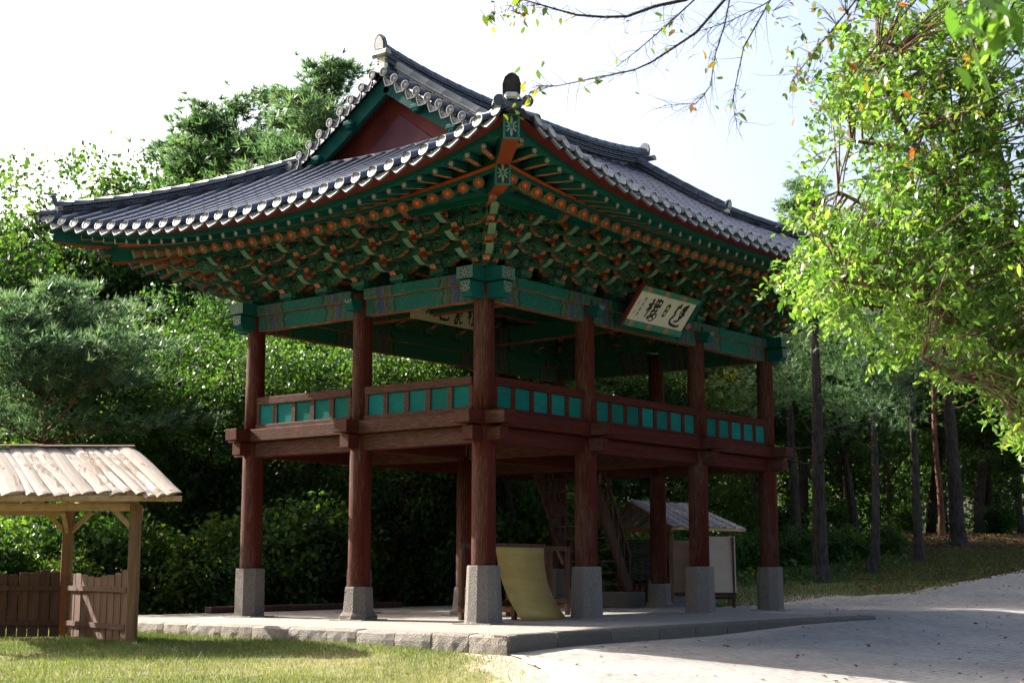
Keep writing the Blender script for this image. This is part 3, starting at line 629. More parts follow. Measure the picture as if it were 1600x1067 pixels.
for x in CXS[1:3]:
    for y, s in ((0, -1), (LY, 1)): head(TM((x, y + s * .1, 6.36), Vector((0, s, 0)), Vector((-s, 0, 0)), Vector((0, 0, 1))), .36, .22, .22, .6)
for x, s in ((0, -1), (LX, 1)): head(TM((x + s * .1, AA, 6.36), Vector((s, 0, 0)), Vector((0, s, 0)), Vector((0, 0, 1))), .36, .22, .22, .6)

# ---- bracket sets
def tongue(y0, inner, z0_, head_=False, sc=1.0):
    if not head_:
        P = [(-inner, z0_ + .02), (-inner + .12, z0_ - .04), (-.12, z0_ - .04), (-.05, z0_ - .12), (y0 - .28, z0_ - .13), (y0 - .24, z0_ - .06), (y0 - .15, z0_ - .13), (y0 - .07, z0_ - .11), (y0 - .02, z0_ - .04), (y0 + .10, z0_ - .075), (y0 + .25, z0_ - .085), (y0 + .38, z0_ - .03),
             (y0 + .47, z0_ + .055), (y0 + .36, z0_ + .02), (y0 + .22, z0_ - .025), (y0 + .06, z0_ + .02), (y0 - .05, z0_ + .155), (-inner + .1, z0_ + .155), (-inner, z0_ + .1)]
        m = [1, 1, 1, 2, 1, 1, 2, 1, 1, 5, 3, 3, 3, 2, 2, 0, 0, 0, 0]
    else:
        P = [(-inner, z0_), (-.1, z0_), (y0 - .25, z0_ - .09), (y0 - .15, z0_ - .02), (y0 - .06, z0_ - .10), (y0 + .08, z0_ - .06), (y0 + .17, z0_ + .03), (y0 + .12, z0_ + .12), (y0, z0_ + .17), (-inner, z0_ + .17)]
        m = [1, 1, 1, 2, 1, 1, 3, 4, 0, 0]
    mb = MB(); mb.prism([(p * sc, q) for p, q in P], .14, lambda p, q, s: Vector((s, p, q)), m, 0)
    yb, zb_ = ((y0 + .20) * sc, z0_ + .06) if not head_ else ((y0 - .02) * sc, z0_ + .2)      # lotus bud carved on the tongue
    for (r0, za), (r1, zc), mm in (((.03, -.07), (.062, -.01), 1), ((.062, -.01), (.05, .05), 2), ((.05, .05), (.008, .095), 2)):
        mb.rings([[Vector((r_ * math.cos(a * math.pi / 3), yb + r_ * math.sin(a * math.pi / 3), zb_ + zz)) for a in range(6)] for r_, zz in ((r0, za), (r1, zc))], mm, False, False)
    for sx_ in (-1, 1):                                                                        # raised scroll rims on both cheeks
        for yc_, zc2, rr in ((y0 - .12, z0_ + .03, .055), (y0 - .33, z0_ + .045, .06)):
            mb.rings([[Vector((sx_ * o_, yc_ * sc + r_ * math.cos(a * math.pi / 4), zc2 + r_ * math.sin(a * math.pi / 4))) for a in range(8)] for o_, r_ in ((.065, rr), (.085, rr * .9), (.085, rr * .55), (.068, rr * .5))], 3 if yc_ > y0 - .2 else 1, False, False)
    return mb
ZT = [6.98, 7.265, 7.55, 7.835]; ST = .31
BR = {}
mats_b = ['bracket_paint', 'salmon', 'orange', 'pale_green', 'blue', 'brown_olive']
for k_ in range(3): BR['arm%d' % k_] = tongue(.34 + ST * k_, .34 + .22 * k_, ZT[k_]).mesh('bracket_arm', mats_b); BR['diag%d' % k_] = tongue(.34 + ST * k_, .34 + .22 * k_, ZT[k_], False, 1.35).mesh('bracket_arm', mats_b)
BR['head'] = tongue(.34 + ST * 2.2, 1.0, ZT[3], True).mesh('bracket_head', mats_b); BR['dhead'] = tongue(.34 + ST * 2.2, 1.0, ZT[3], True, 1.4).mesh('bracket_head', mats_b)
def cross(L, y, z):
    h = L / 2; P = [(-h, z + .13), (-h, z + .045), (-h + .05, z + .005), (-h + .10, z - .015), (-h + .16, z - .05), (-h + .24, z - .06), (h - .24, z - .06), (h - .16, z - .05), (h - .10, z - .015), (h - .05, z + .005), (h, z + .045), (h, z + .13)]
    mb = MB(); mb.prism(P, .09, lambda p, q, s: Vector((p, y + s, q)), [3, 1, 2, 1, 1, 1, 1, 1, 2, 1, 3, 0], 0)
    for x in (-h + .09, 0, h - .09): mb.box((x, y, z + .18), (.15, .15, .085), 4, None, 0, .72)
    return mb.mesh('cross_arm', ['bracket_paint', 'salmon', 'orange', 'pale_green', 'teal'])
BR['x'] = [cross(.84, 0, ZT[0]), cross(1.05, 0, ZT[1]), cross(.84, ST, ZT[1]), cross(1.05, ST, ZT[2]), cross(.84, 2 * ST, ZT[2]), cross(1.05, 2 * ST, ZT[3]), cross(.78, -ST, ZT[1]), cross(1.0, -ST, ZT[2])]
mb = MB(); mb.box((0, 0, 6.745), (.26, .26, .09), 0, None, 0, .72); mb.box((0, 0, 6.84), (.36, .36, .10), 1); 
mb.box((0, -.0, 6.80), (.46, .2, .085), 2); BR['cap'] = mb.mesh('bearing_block', ['teal', 'bracket_paint', 'teal_dark'])
def bracket(M, corner=False):
    e = bpy.data.objects.new('bracket_set', None); COL.objects.link(e); e.parent = PV; e.matrix_local = M; e.empty_display_size = .2
    inst('bearing_block', BR['cap'], e)
    if corner:
        for a in (0, math.pi / 2):
            Mr = Matrix.Rotation(a, 4, 'Z')
            for k_ in range(3): inst('bracket_arm', BR['arm%d' % k_], e, Mr)
            for q, me in enumerate(BR['x'][:6]): inst('cross_arm', me, e, Mr @ Matrix.Translation((.0 if q < 2 else -.12, .002 * q, .0015 if a else 0)))
        Md = Matrix.Rotation(math.pi / 4, 4, 'Z') @ Matrix.Translation((0, 0, .004))
        for k_ in range(3): inst('bracket_arm', BR['diag%d' % k_], e, Md)
        inst('bracket_head', BR['dhead'], e, Md)
    else:
        for k_ in range(3): inst('bracket_arm', BR['arm%d' % k_], e)
        inst('bracket_head', BR['head'], e)
        for me in BR['x']: inst('cross_arm', me, e)
def wallM(x, y, out):
    Y = Vector((out[0], out[1], 0)); X = Y.cross(Vector((0, 0, 1))); return TM((x, y, 0), X, Y, Vector((0, 0, 1)))
xs_ = [B1 / 3 * i for i in (1, 2, 3)] + [B1 + B2 / 4 * i for i in (1, 2, 3, 4)] + [B1 + B2 + B1 / 3 * i for i in (1, 2)]
ys_ = [AA / 3 * i for i in (1, 2, 3, 4, 5)]
for x in xs_: bracket(wallM(x, 0, (0, -1))); bracket(wallM(x, LY, (0, 1)))
for y in ys_: bracket(wallM(0, y, (-1, 0))); bracket(wallM(LX, y, (1, 0)))
for (x, y), o in (((0, 0), (-1, 0)), ((LX, 0), (0, -1)), ((LX, LY), (1, 0)), ((0, LY), (0, 1))): bracket(wallM(x, y, o), True)
# infill behind the brackets, longitudinal ties, eave purlins
def sides():
    yield (0, 0), (LX, 0), (0, -1); yield (0, LY), (LX, LY), (0, 1); yield (0, 0), (0, LY), (-1, 0); yield (LX, 0), (LX, LY), (1, 0)
for (ax, ay), (bx, by), (ox, oy) in sides():
    v = Vector((bx - ax, by - ay, 0)).normalized(); a = Vector((ax, ay, 0)); b = Vector((bx, by, 0)); o = Vector((ox, oy, 0))
    def bar(name, y, z, w_, h, m_, ext=0.0): return MB().beam(a + o * y - v * ext + Vector((0, 0, z)), b + o * y + v * ext + Vector((0, 0, z)), w_, h).build(name, m_, PV)
    bar('infill_board', -.085, 7.80 if ox + oy < 0 else 7.63, .02, 1.5 if ox + oy < 0 else 1.84, 'bracket_paint', -.09 if ox else -.07)
    for q, (y, z) in enumerate(((0, 7.46), (0, 7.745), (ST, 7.745), (2 * ST, 8.02), (ST, 8.025))): bar('tie_board', y + (.003 if ox else 0), z + (.002 if ox else 0), .07, .10, 'teal', y * .9)
    t = MB(); A_ = a + o * .95 - v * 1.45 + Vector((0, 0, 7.99 + (.01 if ox else 0))); B_ = b + o * .95 + v * 1.45 + Vector((0, 0, 7.99 + (.01 if ox else 0)))
    t.tube([A_, A_ + v * .03, A_ + v * .6, B_ - v * .6, B_ - v * .03, B_], .125, 14, 0, True, True, 1); t.build('eave_purlin', ['teal', 'head_end'], PV)
    bar('purlin_support', .95, 7.83, .09, .09, 'teal_dark', .9)

# ---- rafters, flying rafters, hip rafters
m = MB(); seg = [0, .04, .26, .33, .40, .62, .68, 3.4]; ms = ['pale_green', 'brown_olive', 'orange', 'teal', 'brown_olive', 'orange', 'teal']
for q in range(7): m.tube([(seg[q], 0, 0), (seg[q + 1], 0, 0)], .103, 12, q, False)
m.f.append(tuple(range(12))); m.m.append(7); m.s.append(False); RAF = m.mesh('rafter', ms + ['rafter_flower'])
m = MB(); m.box((.0, 0, 0), (.002, .001, .001), 0)
m = MB(); L = 1.35; m.v = [(x, y, z) for x in (0, L) for y, z in ((-.055, -.06), (.055, -.06), (.055, .06), (-.055, .06))]
m.f = [(3, 2, 1, 0), (4, 5, 6, 7), (0, 1, 5, 4), (1, 2, 6, 5), (2, 3, 7, 6), (3, 0, 4, 7)]; m.m = [2, 0, 1, 0, 0, 0]; m.s = [False] * 6; FLY = m.mesh('flying_rafter', ['teal', 'salmon', 'flying_flower'])
def orient(a, b, roll=None):
    x = (b - a).normalized(); y = Vector((0, 0, 1)).cross(x).normalized(); return TM(a, x, y, x.cross(y))
RSP = .375
for k in range(4):
    hu = SD[k][2]; nn = int((hu - .55) / RSP)
    for q in range(-nn, nn + 1):
        u = q * RSP; e = hu - abs(u); sg = 1 if u >= 0 else -1; ins = inset(k, u)
        if e > 1.35:
            de = 1.12 + ins; z = raf(1.16) + .55 * lift(e)
            if e < 4.2: ui = sg * (hu - 4.3); di = 4.3
            else: ui = u; di = 4.3
            a = EV(k, u, de, z); b = EV(k, ui, di, raf(di) + .4 * lift(max(e, 4.3))); inst('rafter', RAF, PV, orient(a, b))
        if e > .62:
            de = .36 + ins; z = 7.49 + .98 * lift(e); f_ = max(0, 1 - e / 4.2); ui = u - sg * f_ * .75
            a = EV(k, u, de, z); b = EV(k, ui, 1.5, 7.49 + .27 * 1.1 + .86 * lift(SD[k][2] - abs(ui))); inst('flying_rafter', FLY, PV, orient(a, b))
def strip(name, k, fa, fb, mats, par=PV, th=None, e0=0.0, N=64):         # ruled strip along an eave between curves fa(u), fb(u)
    hu = SD[k][2]; m = MB(); us = [(-1 + 2 * i / N) * (hu - e0) for i in range(N + 1)]
    for u in us: m.v += [tuple(fa(u)), tuple(fb(u))]
    for i in range(N): m.f.append((2 * i, 2 * i + 1, 2 * i + 3, 2 * i + 2)); m.m.append(0); m.s.append(True)
    return m.build(name, mats, par)
def solid_strip(name, k, sec, mats, e0=0.0, N=64, midx=None):             # closed section swept along an eave; sec(u) -> ring of points
    hu = SD[k][2]; m = MB(); rg = [sec((-1 + 2 * i / N) * (hu - e0)) for i in range(N + 1)]; m.rings(rg, 0, False)
    if midx:
        nn = len(rg[0])
        for i in range(N):
            for q in range(nn): m.m[i * nn + q] = midx[q]
    return m.build(name, mats, PV)
for k in range(4):
    hu = SD[k][2]; LF = lambda u: lift(hu - abs(u))
    rz = lambda u: raf(1.16) + .55 * LF(u) + .105; fz = lambda u: 7.49 + .98 * LF(u) + .062
    solid_strip('rafter_board', k, lambda u: [EV(k, u, 1.10 + inset(k, u) + p, rz(u) + q) for p, q in ((-.03, 0), (.07, 0), (.07, .11), (-.03, .11), (-.03, .05))], ['vermilion', 'teal'], 1.12, 64, [1, 1, 1, 0, 1])
    solid_strip('eave_board', k, lambda u: [EV(k, u, .33 + inset(k, u) + p, fz(u) + q) for p, q in ((-.03, 0), (.08, 0), (.08, .09), (-.03, .09))], ['teal'], .31)
    solid_strip('tile_batten', k, lambda u: [EV(k, u, .30 + inset(k, u), fz(u) + .09), EV(k, u, .40 + inset(k, u), fz(u) + .09), RP(k, u, .32 + inset(k, u), -.13), RP(k, u, .12 + inset(k, u), -.13)], ['maroon'], .3)
    strip('soffit_board', k, lambda u: EV(k, u, .36 + inset(k, u), fz(u) + .004), lambda u: EV(k, u, max(.37, min(1.45, hu - abs(u))), fz(u) + .004 + .27 * (max(.37, min(1.45, hu - abs(u))) - .36)), ['soffit_green'], e0=.36)
    strip('rafter_infill', k, lambda u: EV(k, u, 1.17 + inset(k, u), rz(u) + .1), lambda u: EV(k, u, 1.19 + inset(k, u), fz(u) + .26), ['teal_dark'], e0=1.17)
    N = 40; M_ = 10; m = MB(); dmax = HY if k in (0, 2) else GD + .4
    for j in range(M_ + 1):
        d = 1.15 + (dmax - 1.15) * j / M_
        for i in range(N + 1):
            lim = hu - d if d < GD - .3 or k in (1, 3) else hu - GD - .85; u = (-1 + 2 * i / N) * max(lim, .01); e = hu - abs(u); m.v.append(tuple(EV(k, u, d, raf(d) + .15 + .62 * lift(e))))
    for j in range(M_):
        for i in range(N): m.f.append((j * (N + 1) + i, j * (N + 1) + i + 1, (j + 1) * (N + 1) + i + 1, (j + 1) * (N + 1) + i)); m.m.append(0); m.s.append(True)
    m.build('rafter_ceiling', 'soffit_dark', PV)
LOT = MB().add([(0, -.14, -.215), (0, .14, -.215), (0, .14, .215), (0, -.14, .215)], [(3, 2, 1, 0)]).mesh('rafter_end', ['lotus_end'])
for sx, sy in ((-1, -1), (1, -1), (1, 1), (-1, 1)):
    cxn = 0 if sx < 0 else LX; cyn = 0 if sy < 0 else LY
    D_ = lambda e, z: Vector((cxn + sx * (OC - e), cyn + sy * (OC - e), z)); y = Vector((-sy, sx, 0)).normalized()
    for nm, path, w_, h in (('hip_rafter', [(1.12, 7.82), (1.7, 7.9), (2.6, 8.12), (4.4, 8.95)], .25, .40), ('hip_flying_rafter', [(.24, 8.28), (.6, 8.21), (1.1, 8.18), (2.0, 8.33), (2.9, 8.66)], .26, .42)):
        m = MB(); rg = []
        pts = [D_(*q) for q in path]
        for i, p in enumerate(pts):
            t = (pts[min(i + 1, len(pts) - 1)] - pts[max(i - 1, 0)]).normalized()
            if i == 0: t = (D_(1, 0) - D_(0, 0)).normalized()
            z = t.cross(y) if t.cross(y).z > 0 else -t.cross(y)
            rg.append([p + y * a * w_ / 2 + z * b * h / 2 for a, b in ((-1, -1), (1, -1), (1, 1), (-1, 1))])
        m.rings(rg)
        for i in range(len(pts) - 1):
            for q in range(4): m.m[i * 4 + q] = 1 if q == 0 else 0
        o = m.build(nm, ['teal', 'orange'], PV)
        t = (D_(1, 0) - D_(0, 0)).normalized(); inst('rafter_end', LOT, o, TM(pts[0] - t * .004, t, y if t.cross(y).z > 0 else -y, Vector((0, 0, 1))))

# ---- roof: tile rows, eave tiles, ridges, gables
RF = bpy.data.objects.new('roof', None); COL.objects.link(RF); RF.parent = PV
TS = .415
def dtop(k, u):
    e = SD[k][2] - abs(u)
    if k in (1, 3): return min(e, GD)
    return e if e < GD else HY
def tframe(k, u, d, dz=0.0):
    p = RP(k, u, d, dz); a = RP(k, u, d + .05, dz); t = (p - a).normalized(); s = (RP(k, u + .02, d) - RP(k, u - .02, d)).normalized()
    n = t.cross(s); n = n if n.z > 0 else -n; n.normalize(); s = n.cross(t); return p, t, s, n
def halftube(mb, p0, p1, s, n, r0, r1, N=7, mat=0, close=True):
    o = len(mb.v)
    for p, r_ in ((p0, r0), (p1, r1)):
        for q in range(N): a = math.pi * (-.06 + 1.12 * q / (N - 1)); mb.v.append(tuple(p + s * (math.cos(a) * r_) + n * (math.sin(a) * r_)))
    for q in range(N - 1): mb.f.append((o + q, o + q + 1, o + N + q + 1, o + N + q)); mb.m.append(mat); mb.s.append(True)
    if close: mb.f.append(tuple(o + q for q in range(N))); mb.m.append(mat); mb.s.append(False)
EX = {}
def eave_tile(beta, mats=('roof_tile', 'tile_end', 'tile_rim')):
    m = MB(); X, Y, Z = Vector((1, 0, 0)), Vector((0, 1, 0)), Vector((0, 0, 1))
    halftube(m, Vector((.0, 0, -.02)), Vector((-.40, 0, -.02)), Y, Z, .115, .107, 9, 0, False)
    cb, sb = math.cos(beta), math.sin(beta); nn = Vector((cb, 0, sb)); bb = Vector((-sb, 0, cb)); c = Vector((.012, 0, .0)); N = 16
    def ringp(r_, off): return [c + nn * off + Y * (r_ * math.cos(2 * math.pi * q / N)) + bb * (r_ * math.sin(2 * math.pi * q / N)) for q in range(N)]
    R_ = [ringp(.114, -.03), ringp(.116, .012), ringp(.097, .014), ringp(.091, .004), ringp(.033, .008)]; o = len(m.v)
    for r_ in R_: m.v += [tuple(p) for p in r_]
    for i in range(4):
        for q in range(N): m.f.append((o + i * N + q, o + i * N + (q + 1) % N, o + (i + 1) * N + (q + 1) % N, o + (i + 1) * N + q)); m.m.append((0, 2, 2, 1)[i]); m.s.append(i in (0,))
    m.f.append(tuple(o + 4 * N + q for q in range(N))); m.m.append(2); m.s.append(False)
    return m.mesh('eave_tile', list(mats))
def pendant(beta, mats=('roof_tile', 'tile_end', 'tile_rim')):
    m = MB(); cb, sb = math.cos(beta), math.sin(beta); nn = Vector((cb, 0, sb)); bb = Vector((-sb, 0, cb))
    out = [(-.20, .05), (-.175, -.06), (-.11, -.115), (0, -.19), (.11, -.115), (.175, -.06), (.20, .05), (.125, -.005), (0, -.03), (-.125, -.005)]
    inn = [(p * .84, q * .80 - .012) for p, q in out]; n = len(out); F3 = lambda p, q, o_: Vector((0, p, 0)) + bb * q + nn * o_
    rows = [[F3(p, q, -.03) for p, q in out], [F3(p, q, .012) for p, q in out], [F3(p, q, .012) for p, q in inn], [F3(p, q, .0) for p, q in inn]]
    m.rings(rows, 0); nf = 3 * n
    for i in range(3):
        for q in range(n): m.m[i * n + q] = (0, 2, 2)[i]
    m.m[nf + 1] = 1
    return m.mesh('pendant_tile', list(mats))
EX['e'] = eave_tile(R(44)); EX['p'] = pendant(R(56)); GM = ('roof_tile', 'tile_end_shaded', 'tile_rim_shaded'); EX['ve'] = eave_tile(R(4), GM); EX['vp'] = pendant(R(8), GM); EX['ce'] = eave_tile(R(4), ('roof_tile', 'roof_tile', 'roof_tile'))
bulk = MB(); under = MB(); ntile = 0; TMESH = MB()
halftube(TMESH, Vector((.0, 0, 0)), Vector((-.37, 0, 0)), Vector((0, 1, 0)), Vector((0, 0, 1)), .110, .1065, 7); TMESH = TMESH.mesh('roof_tile', ['roof_tile'])
for k in range(4):
    hu = SD[k][2]; nn = int((hu - .28) / TS); us = [q * TS for q in range(-nn, nn + 1)]
    for u in us:
        d = inset(k, u); dt = dtop(k, u) - .06; first = True
        while d < dt - .05:
            p, t, s, n = tframe(k, u, d); d2 = min(d + .34, dt + .1)
            if first:
                inst('eave_tile', EX['e'], RF, TM(p, t, s, n)); first = False
            else:
                n_ = n; jig = s * rng.uniform(-.003, .003)
                if k == 1 and ntile < 150 or (k == 0 and ntile < 190 and u < -3):
                    inst('roof_tile', TMESH, RF, TM(p + jig - n * .02, t, s, n)); ntile += 1
                else:
                    q = RP(k, u, d2 + .03); halftube(bulk, p + jig - n * .02, q + jig - n * .023, s, n, .110, .1065)
            d += .34
        if u != us[-1]:
            um = u + TS / 2; p, t, s, n = tframe(k, um, inset(k, um)); inst('pendant_tile', EX['p'], RF, TM(p - n * .085 + t * .0, t, s, n))
    ue = [-nn * TS - TS] + us
    for u0 in ue:                                             # concave courses between the rows
        u1 = u0 + TS; um = (u0 + u1) / 2; dt = max(dtop(k, max(-hu + .02, min(hu - .02, um))), .1) + .1; d = inset(k, um) - .03
        cs = [(.04, 0), (.3, -.045), (.5, -.058), (.7, -.045), (.96, 0)]
        while d < dt:
            d2 = d + .2; o = len(under.v)
            for dd, up in ((d, .016), (d2 + .02, 0)):
                for f_, sg in cs: under.v.append(tuple(RP(k, u0 + (u1 - u0) * f_, min(dd, dt + .1), sg * 1.5 + up - .035)))
            for q in range(4): under.f.append((o + q, o + q + 1, o + 6 + q, o + 5 + q)); under.m.append(0); under.s.append(True)
            d = d2
o = bulk.build('roof_tiles', 'roof_tile', RF); o['kind'] = 'stuff'; o = under.build('concave_tiles', 'roof_tile', RF); o['kind'] = 'stuff'
def resample(pts, L):
    out = [pts[0]]; acc = 0.0
    for i in range(len(pts) - 1):
        a, b = pts[i], pts[i + 1]; seg_ = (b - a).length; pos = 0.0
        while acc + seg_ - pos >= L:
            pos += L - acc; out.append(a.lerp(b, pos / seg_)); acc = 0.0
        acc += seg_ - pos
    if (out[-1] - pts[-1]).length > .12: out.append(pts[-1])
    return out
def ridge(name, pts, nlay, w0, capr, cap2=False, m1='roof_tile', seglen=.42):
    e = bpy.data.objects.new(name, None); COL.objects.link(e); e.parent = PV
    m = MB(); P = resample(pts, seglen); h = .058
    m2 = MB()
    for i in range(len(P) - 1): m2.beam(P[i] + Vector((0, 0, -.03)), P[i + 1] + Vector((0, 0, -.03)), w0 * .6, .2)
    m2.build('ridge_bed', 'roof_tile', e)
    for l in range(nlay):
        off = (l % 2) * .5
        for i in range(len(P) - 1):
            a, b = P[i], P[i + 1]; v_ = b - a; a2 = a + v_ * (off if i else 0) ; b2 = b + v_ * off if i < len(P) - 2 else b
            z = Vector((0, 0, .09 + l * h + rng.uniform(-.004, .004))); g = v_.normalized() * .006
            m.beam(a2 + z + g, b2 + z - g, w0 + (.035 if l % 2 == 0 else 0) + rng.uniform(-.008, .008), h * .72, 0, .012)
    m.build('ridge_course', m1, e)
    top = .09 + nlay * h - .02
    for i in range(len(P) - 1):
        a, b = P[i] + Vector((0, 0, top)), P[i + 1] + Vector((0, 0, top)); t = (b - a).normalized(); s = Vector((0, 0, 1)).cross(t).normalized(); n = t.cross(s); c = MB()
        halftube(c, a - t * .02, b, s, n, capr * 1.04, capr * .95, 8); c.build('ridge_cap', m1, e)
    return e, P, top
def ornament(par, p, out, w_, h, mat_, lean=.25):
    o = Vector((out[0], out[1], 0)).normalized(); s = Vector((-o.y, o.x, 0)); up = (Vector((0, 0, 1)) + o * lean).normalized(); m = MB()
    sh = [(-.5, 0), (-.52, .45), (-.40, .78), (-.18, .95), (0, 1.0), (.18, .95), (.40, .78), (.52, .45), (.5, 0), (.25, -.05), (0, .02), (-.25, -.05)]
    m.prism([(x * w_, y_ * h) for x, y_ in sh], .06, lambda a, b, t: Vector(p) + s * a + up * b + o * t, 0, 0); m.prism([(x * w_ * .7, (y_ * .74 + .13) * h) for x, y_ in sh], .05, lambda a, b, t: Vector(p) + s * a + up * b + o * (t + .03), 0, 1)
    m.build('end_tile', [mat_, 'tile_end' if mat_ != 'tile_shaded' else mat_], par)
    l = MB(); l.box(Vector(p) - o * .05 + Vector((0, 0, -.03)), (w_ * .72, w_ * .72, .12), 0, Matrix.Rotation(math.atan2(o.y, o.x), 3, 'Z'), .03); l.build('lime_plug', 'lime', par)
# hips
for k, sg, sx, sy in ((0, -1, -1, -1), (0, 1, 1, -1), (2, 1, 1, 1), (2, -1, -1, 1)):
    hu = SD[k][2]; pts = [RP(k, sg * (hu - e), e, -.03) for e in np.linspace(GD + .1, .27, 14)]
    e_, P, top = ridge('hip_ridge', pts, 3, .23, .10)
    ornament(e_, pts[-1] + Vector((sx * .02, sy * .02, .20)), (sx, sy), .30, .34, 'tile_shaded' if (sx, sy) == (-1, -1) else 'roof_tile', .3)
    m = MB(); c = RP(k, sg * (hu - .02), .02, -.02); o2 = Vector((sx, sy, -.15)).normalized(); s2 = Vector((-sy, sx, 0)).normalized(); n2 = o2.cross(s2); n2 = n2 if n2.z > 0 else -n2
    for sd_ in (-1, 1):
        q = c + s2 * sd_ * .235 - o2 * .02; inst('corner_tile', EX['ce'], e_, TM(q, o2 * .85, n2.cross(o2) * .85, n2 * .85))
    m.prism([(-.2, .06), (-.12, -.02), (0, -.06), (.12, -.02), (.2, .06), (.13, -.1), (0, -.16), (-.13, -.1)], .05, lambda a, b, t: c + o2 * (.1 + t) + s2 * a + n2 * (b - .01), 0, 0); m.build('corner_tile', 'roof_tile', e_)
# descending ridges along the gables
UV = HX - GD
for k in (0, 2):
    for sg in (-1, 1):
        pts = [RP(k, sg * (UV - .34), d, .05) for d in np.linspace(HY - .12, GD + .02, 9)]
        e_, P, top = ridge('descending_ridge', pts, 3, .24, .105, False, 'roof_tile_worn_lit' if sg < 0 and k == 0 else 'roof_tile', .55)
        ornament(e_, pts[-1] + Vector((0, (-1 if k == 0 else 1) * .03, .16)), (0, -1 if k == 0 else 1), .26, .26, 'roof_tile', .25)
# main ridge, rising at both ends
pts = [RP(0, u, HY, -.05) + Vector((0, 0, .16 * (abs(u) / UV) ** 2.6)) for u in np.linspace(-UV - .05, UV + .05, 25)]
e_, P, top = ridge('main_ridge', pts, 6, .30, .12)
for sg, p in ((-1, pts[0]), (1, pts[-1])):
    ornament(e_, p + Vector((sg * .02, 0, .32)), (sg, 0), .32, .38, 'roof_tile', .12)
    m = MB(); m.box(p + Vector((-sg * .05, 0, .10)), (.10, .24, .34), 0, None, .04); m.build('lime_plug', 'lime', e_); m = MB(); halftube(m, p + Vector((sg * .1, -.28, .22)), p + Vector((sg * .1, .28, .22)), Vector((1, 0, 0)), Vector((0, 0, 1)), .1, .1, 8); m.build('ridge_cap', 'roof_tile_worn_lit', e_)
# gables
for sg in (-1, 1):
    gx = XC + sg * UV; G = bpy.data.objects.new('gable', None); COL.objects.link(G); G.parent = PV
    for k in (0, 2):
        nt = 8
        for q in range(nt + 1):
            d = GD + .05 + (HY - GD - .22) * q / nt; p = RP(k, sg * UV, d, .05); a = RP(k, sg * UV, d + .05, .05); sl_ = (a - p).normalized(); t = Vector((sg, 0, -.06)).normalized(); n = t.cross(sl_); n = n if n.z > 0 else -n; n.normalize(); s = n.cross(t)
            inst('eave_tile', EX['ve'], G, TM(p + t * .16, t, s * .88, n * .88))
            if q < nt: p2 = RP(k, sg * UV, d + (HY - GD - .22) / nt / 2, -.04); inst('pendant_tile', EX['vp'], G, TM(p2 + t * .15, t, s * .92, n * .92))
        m = MB(); bt = [RP(k, sg * (UV - .14), d, -.24) for d in np.linspace(GD - .15, HY, 7)]
        for i in range(6): m.beam(bt[i], bt[i + 1], .10, .34, 0)
        m.build('barge_board', 'teal', G)
        for d in (GD + .75, GD + 1.75): c = RP(k, sg * (UV - .1), d, -.32); m = MB(); m.box(c, (.34, .18, .2), 0, None, .03); m.box(c + Vector((sg * .12, 0, .02)), (.12, .30, .12), 0, None, .03); m.build('purlin_end', 'teal', G)
        m = MB(); tri = [RP(k, sg * (UV - .10), d, -.09) for d in np.linspace(GD - .3, HY, 8)]; tri2 = [RP(k, sg * (UV - .75), d, -.09) for d in np.linspace(GD - .3, HY, 8)]
        for i in range(7): m.add([tri[i], tri[i + 1], tri2[i + 1], tri2[i]], [(0, 1, 2, 3)])
        m.build('verge_soffit', 'red_board', G)
    xw = gx - sg * .62; zb = RP(1, 0, GD).z - .35; zt = RP(0, UV, HY).z - .1; hw = HY - GD + .2
    m = MB(); m.prism([(-hw, zb), (hw, zb), (hw, zb + .15), (0, zt), (-hw, zb + .15)], .06, lambda a, b, t: Vector((xw + t, YC + a, b)), 0, 0); m.build('gable_wall', 'red_board', G)
    m = MB(); m.prism([(-hw * .62, zb + .05), (hw * .62, zb + .05), (0, zb + (zt - zb) * .66)], .06, lambda a, b, t: Vector((xw + sg * .03 + t, YC + a, b)), 0, 0); m.build('gable_panel', 'purple_board', G)
    m = MB(); gb = [RP(1 if sg < 0 else 3, u, GD + .18, -.12) for u in np.linspace(-hw + .55, hw - .55, 14)]
    for l in range(3):
        for i in range(13): m.beam(gb[i] + Vector((0, 0, l * .06)), gb[i + 1] + Vector((0, 0, l * .06 + .003)), .26 - .03 * l, .045)
    m.build('gable_sill_tiles', 'roof_tile', G)

# ---- stairs up through the deck
ST_ = bpy.data.objects.new('staircase', None); COL.objects.link(ST_); ST_.parent = PV
sa, sb_ = Vector((9.15, 0, 3.72)), Vector((11.0, 0, .42))
for y in (4.05, 5.75):
    MB().beam((sa.x, y, sa.z), (sb_.x, y, sb_.z), .1, .3, 0, .01, (0, 1, 0) if False else (0, 0, 1)).build('stringer', 'dark_wood', ST_); MB().beam((sa.x + .1, y, sa.z + .9), (sb_.x + .05, y, sb_.z + .95), .07, .08).build('handrail', 'dark_wood', ST_)
    for q in range(6): t = .3 + .7 * q / 5; p = sa.lerp(sb_, t); MB().beam((p.x, y, p.z), (p.x + .04, y, p.z + .93), .06, .06, 0, 0, (1, 0, 0)).build('baluster', 'dark_wood', ST_)
for q in range(11): p = sa.lerp(sb_, (q + .5) / 11); MB().box((p.x, 4.9, p.z + .03), (.27, 1.62, .045)).build('tread', 'dark_wood', ST_)
MB().box((11.05, 4.9, .19), (.9, 2.1, .42), 0, None, .03).build('base_block', 'granite_dark', ST_)

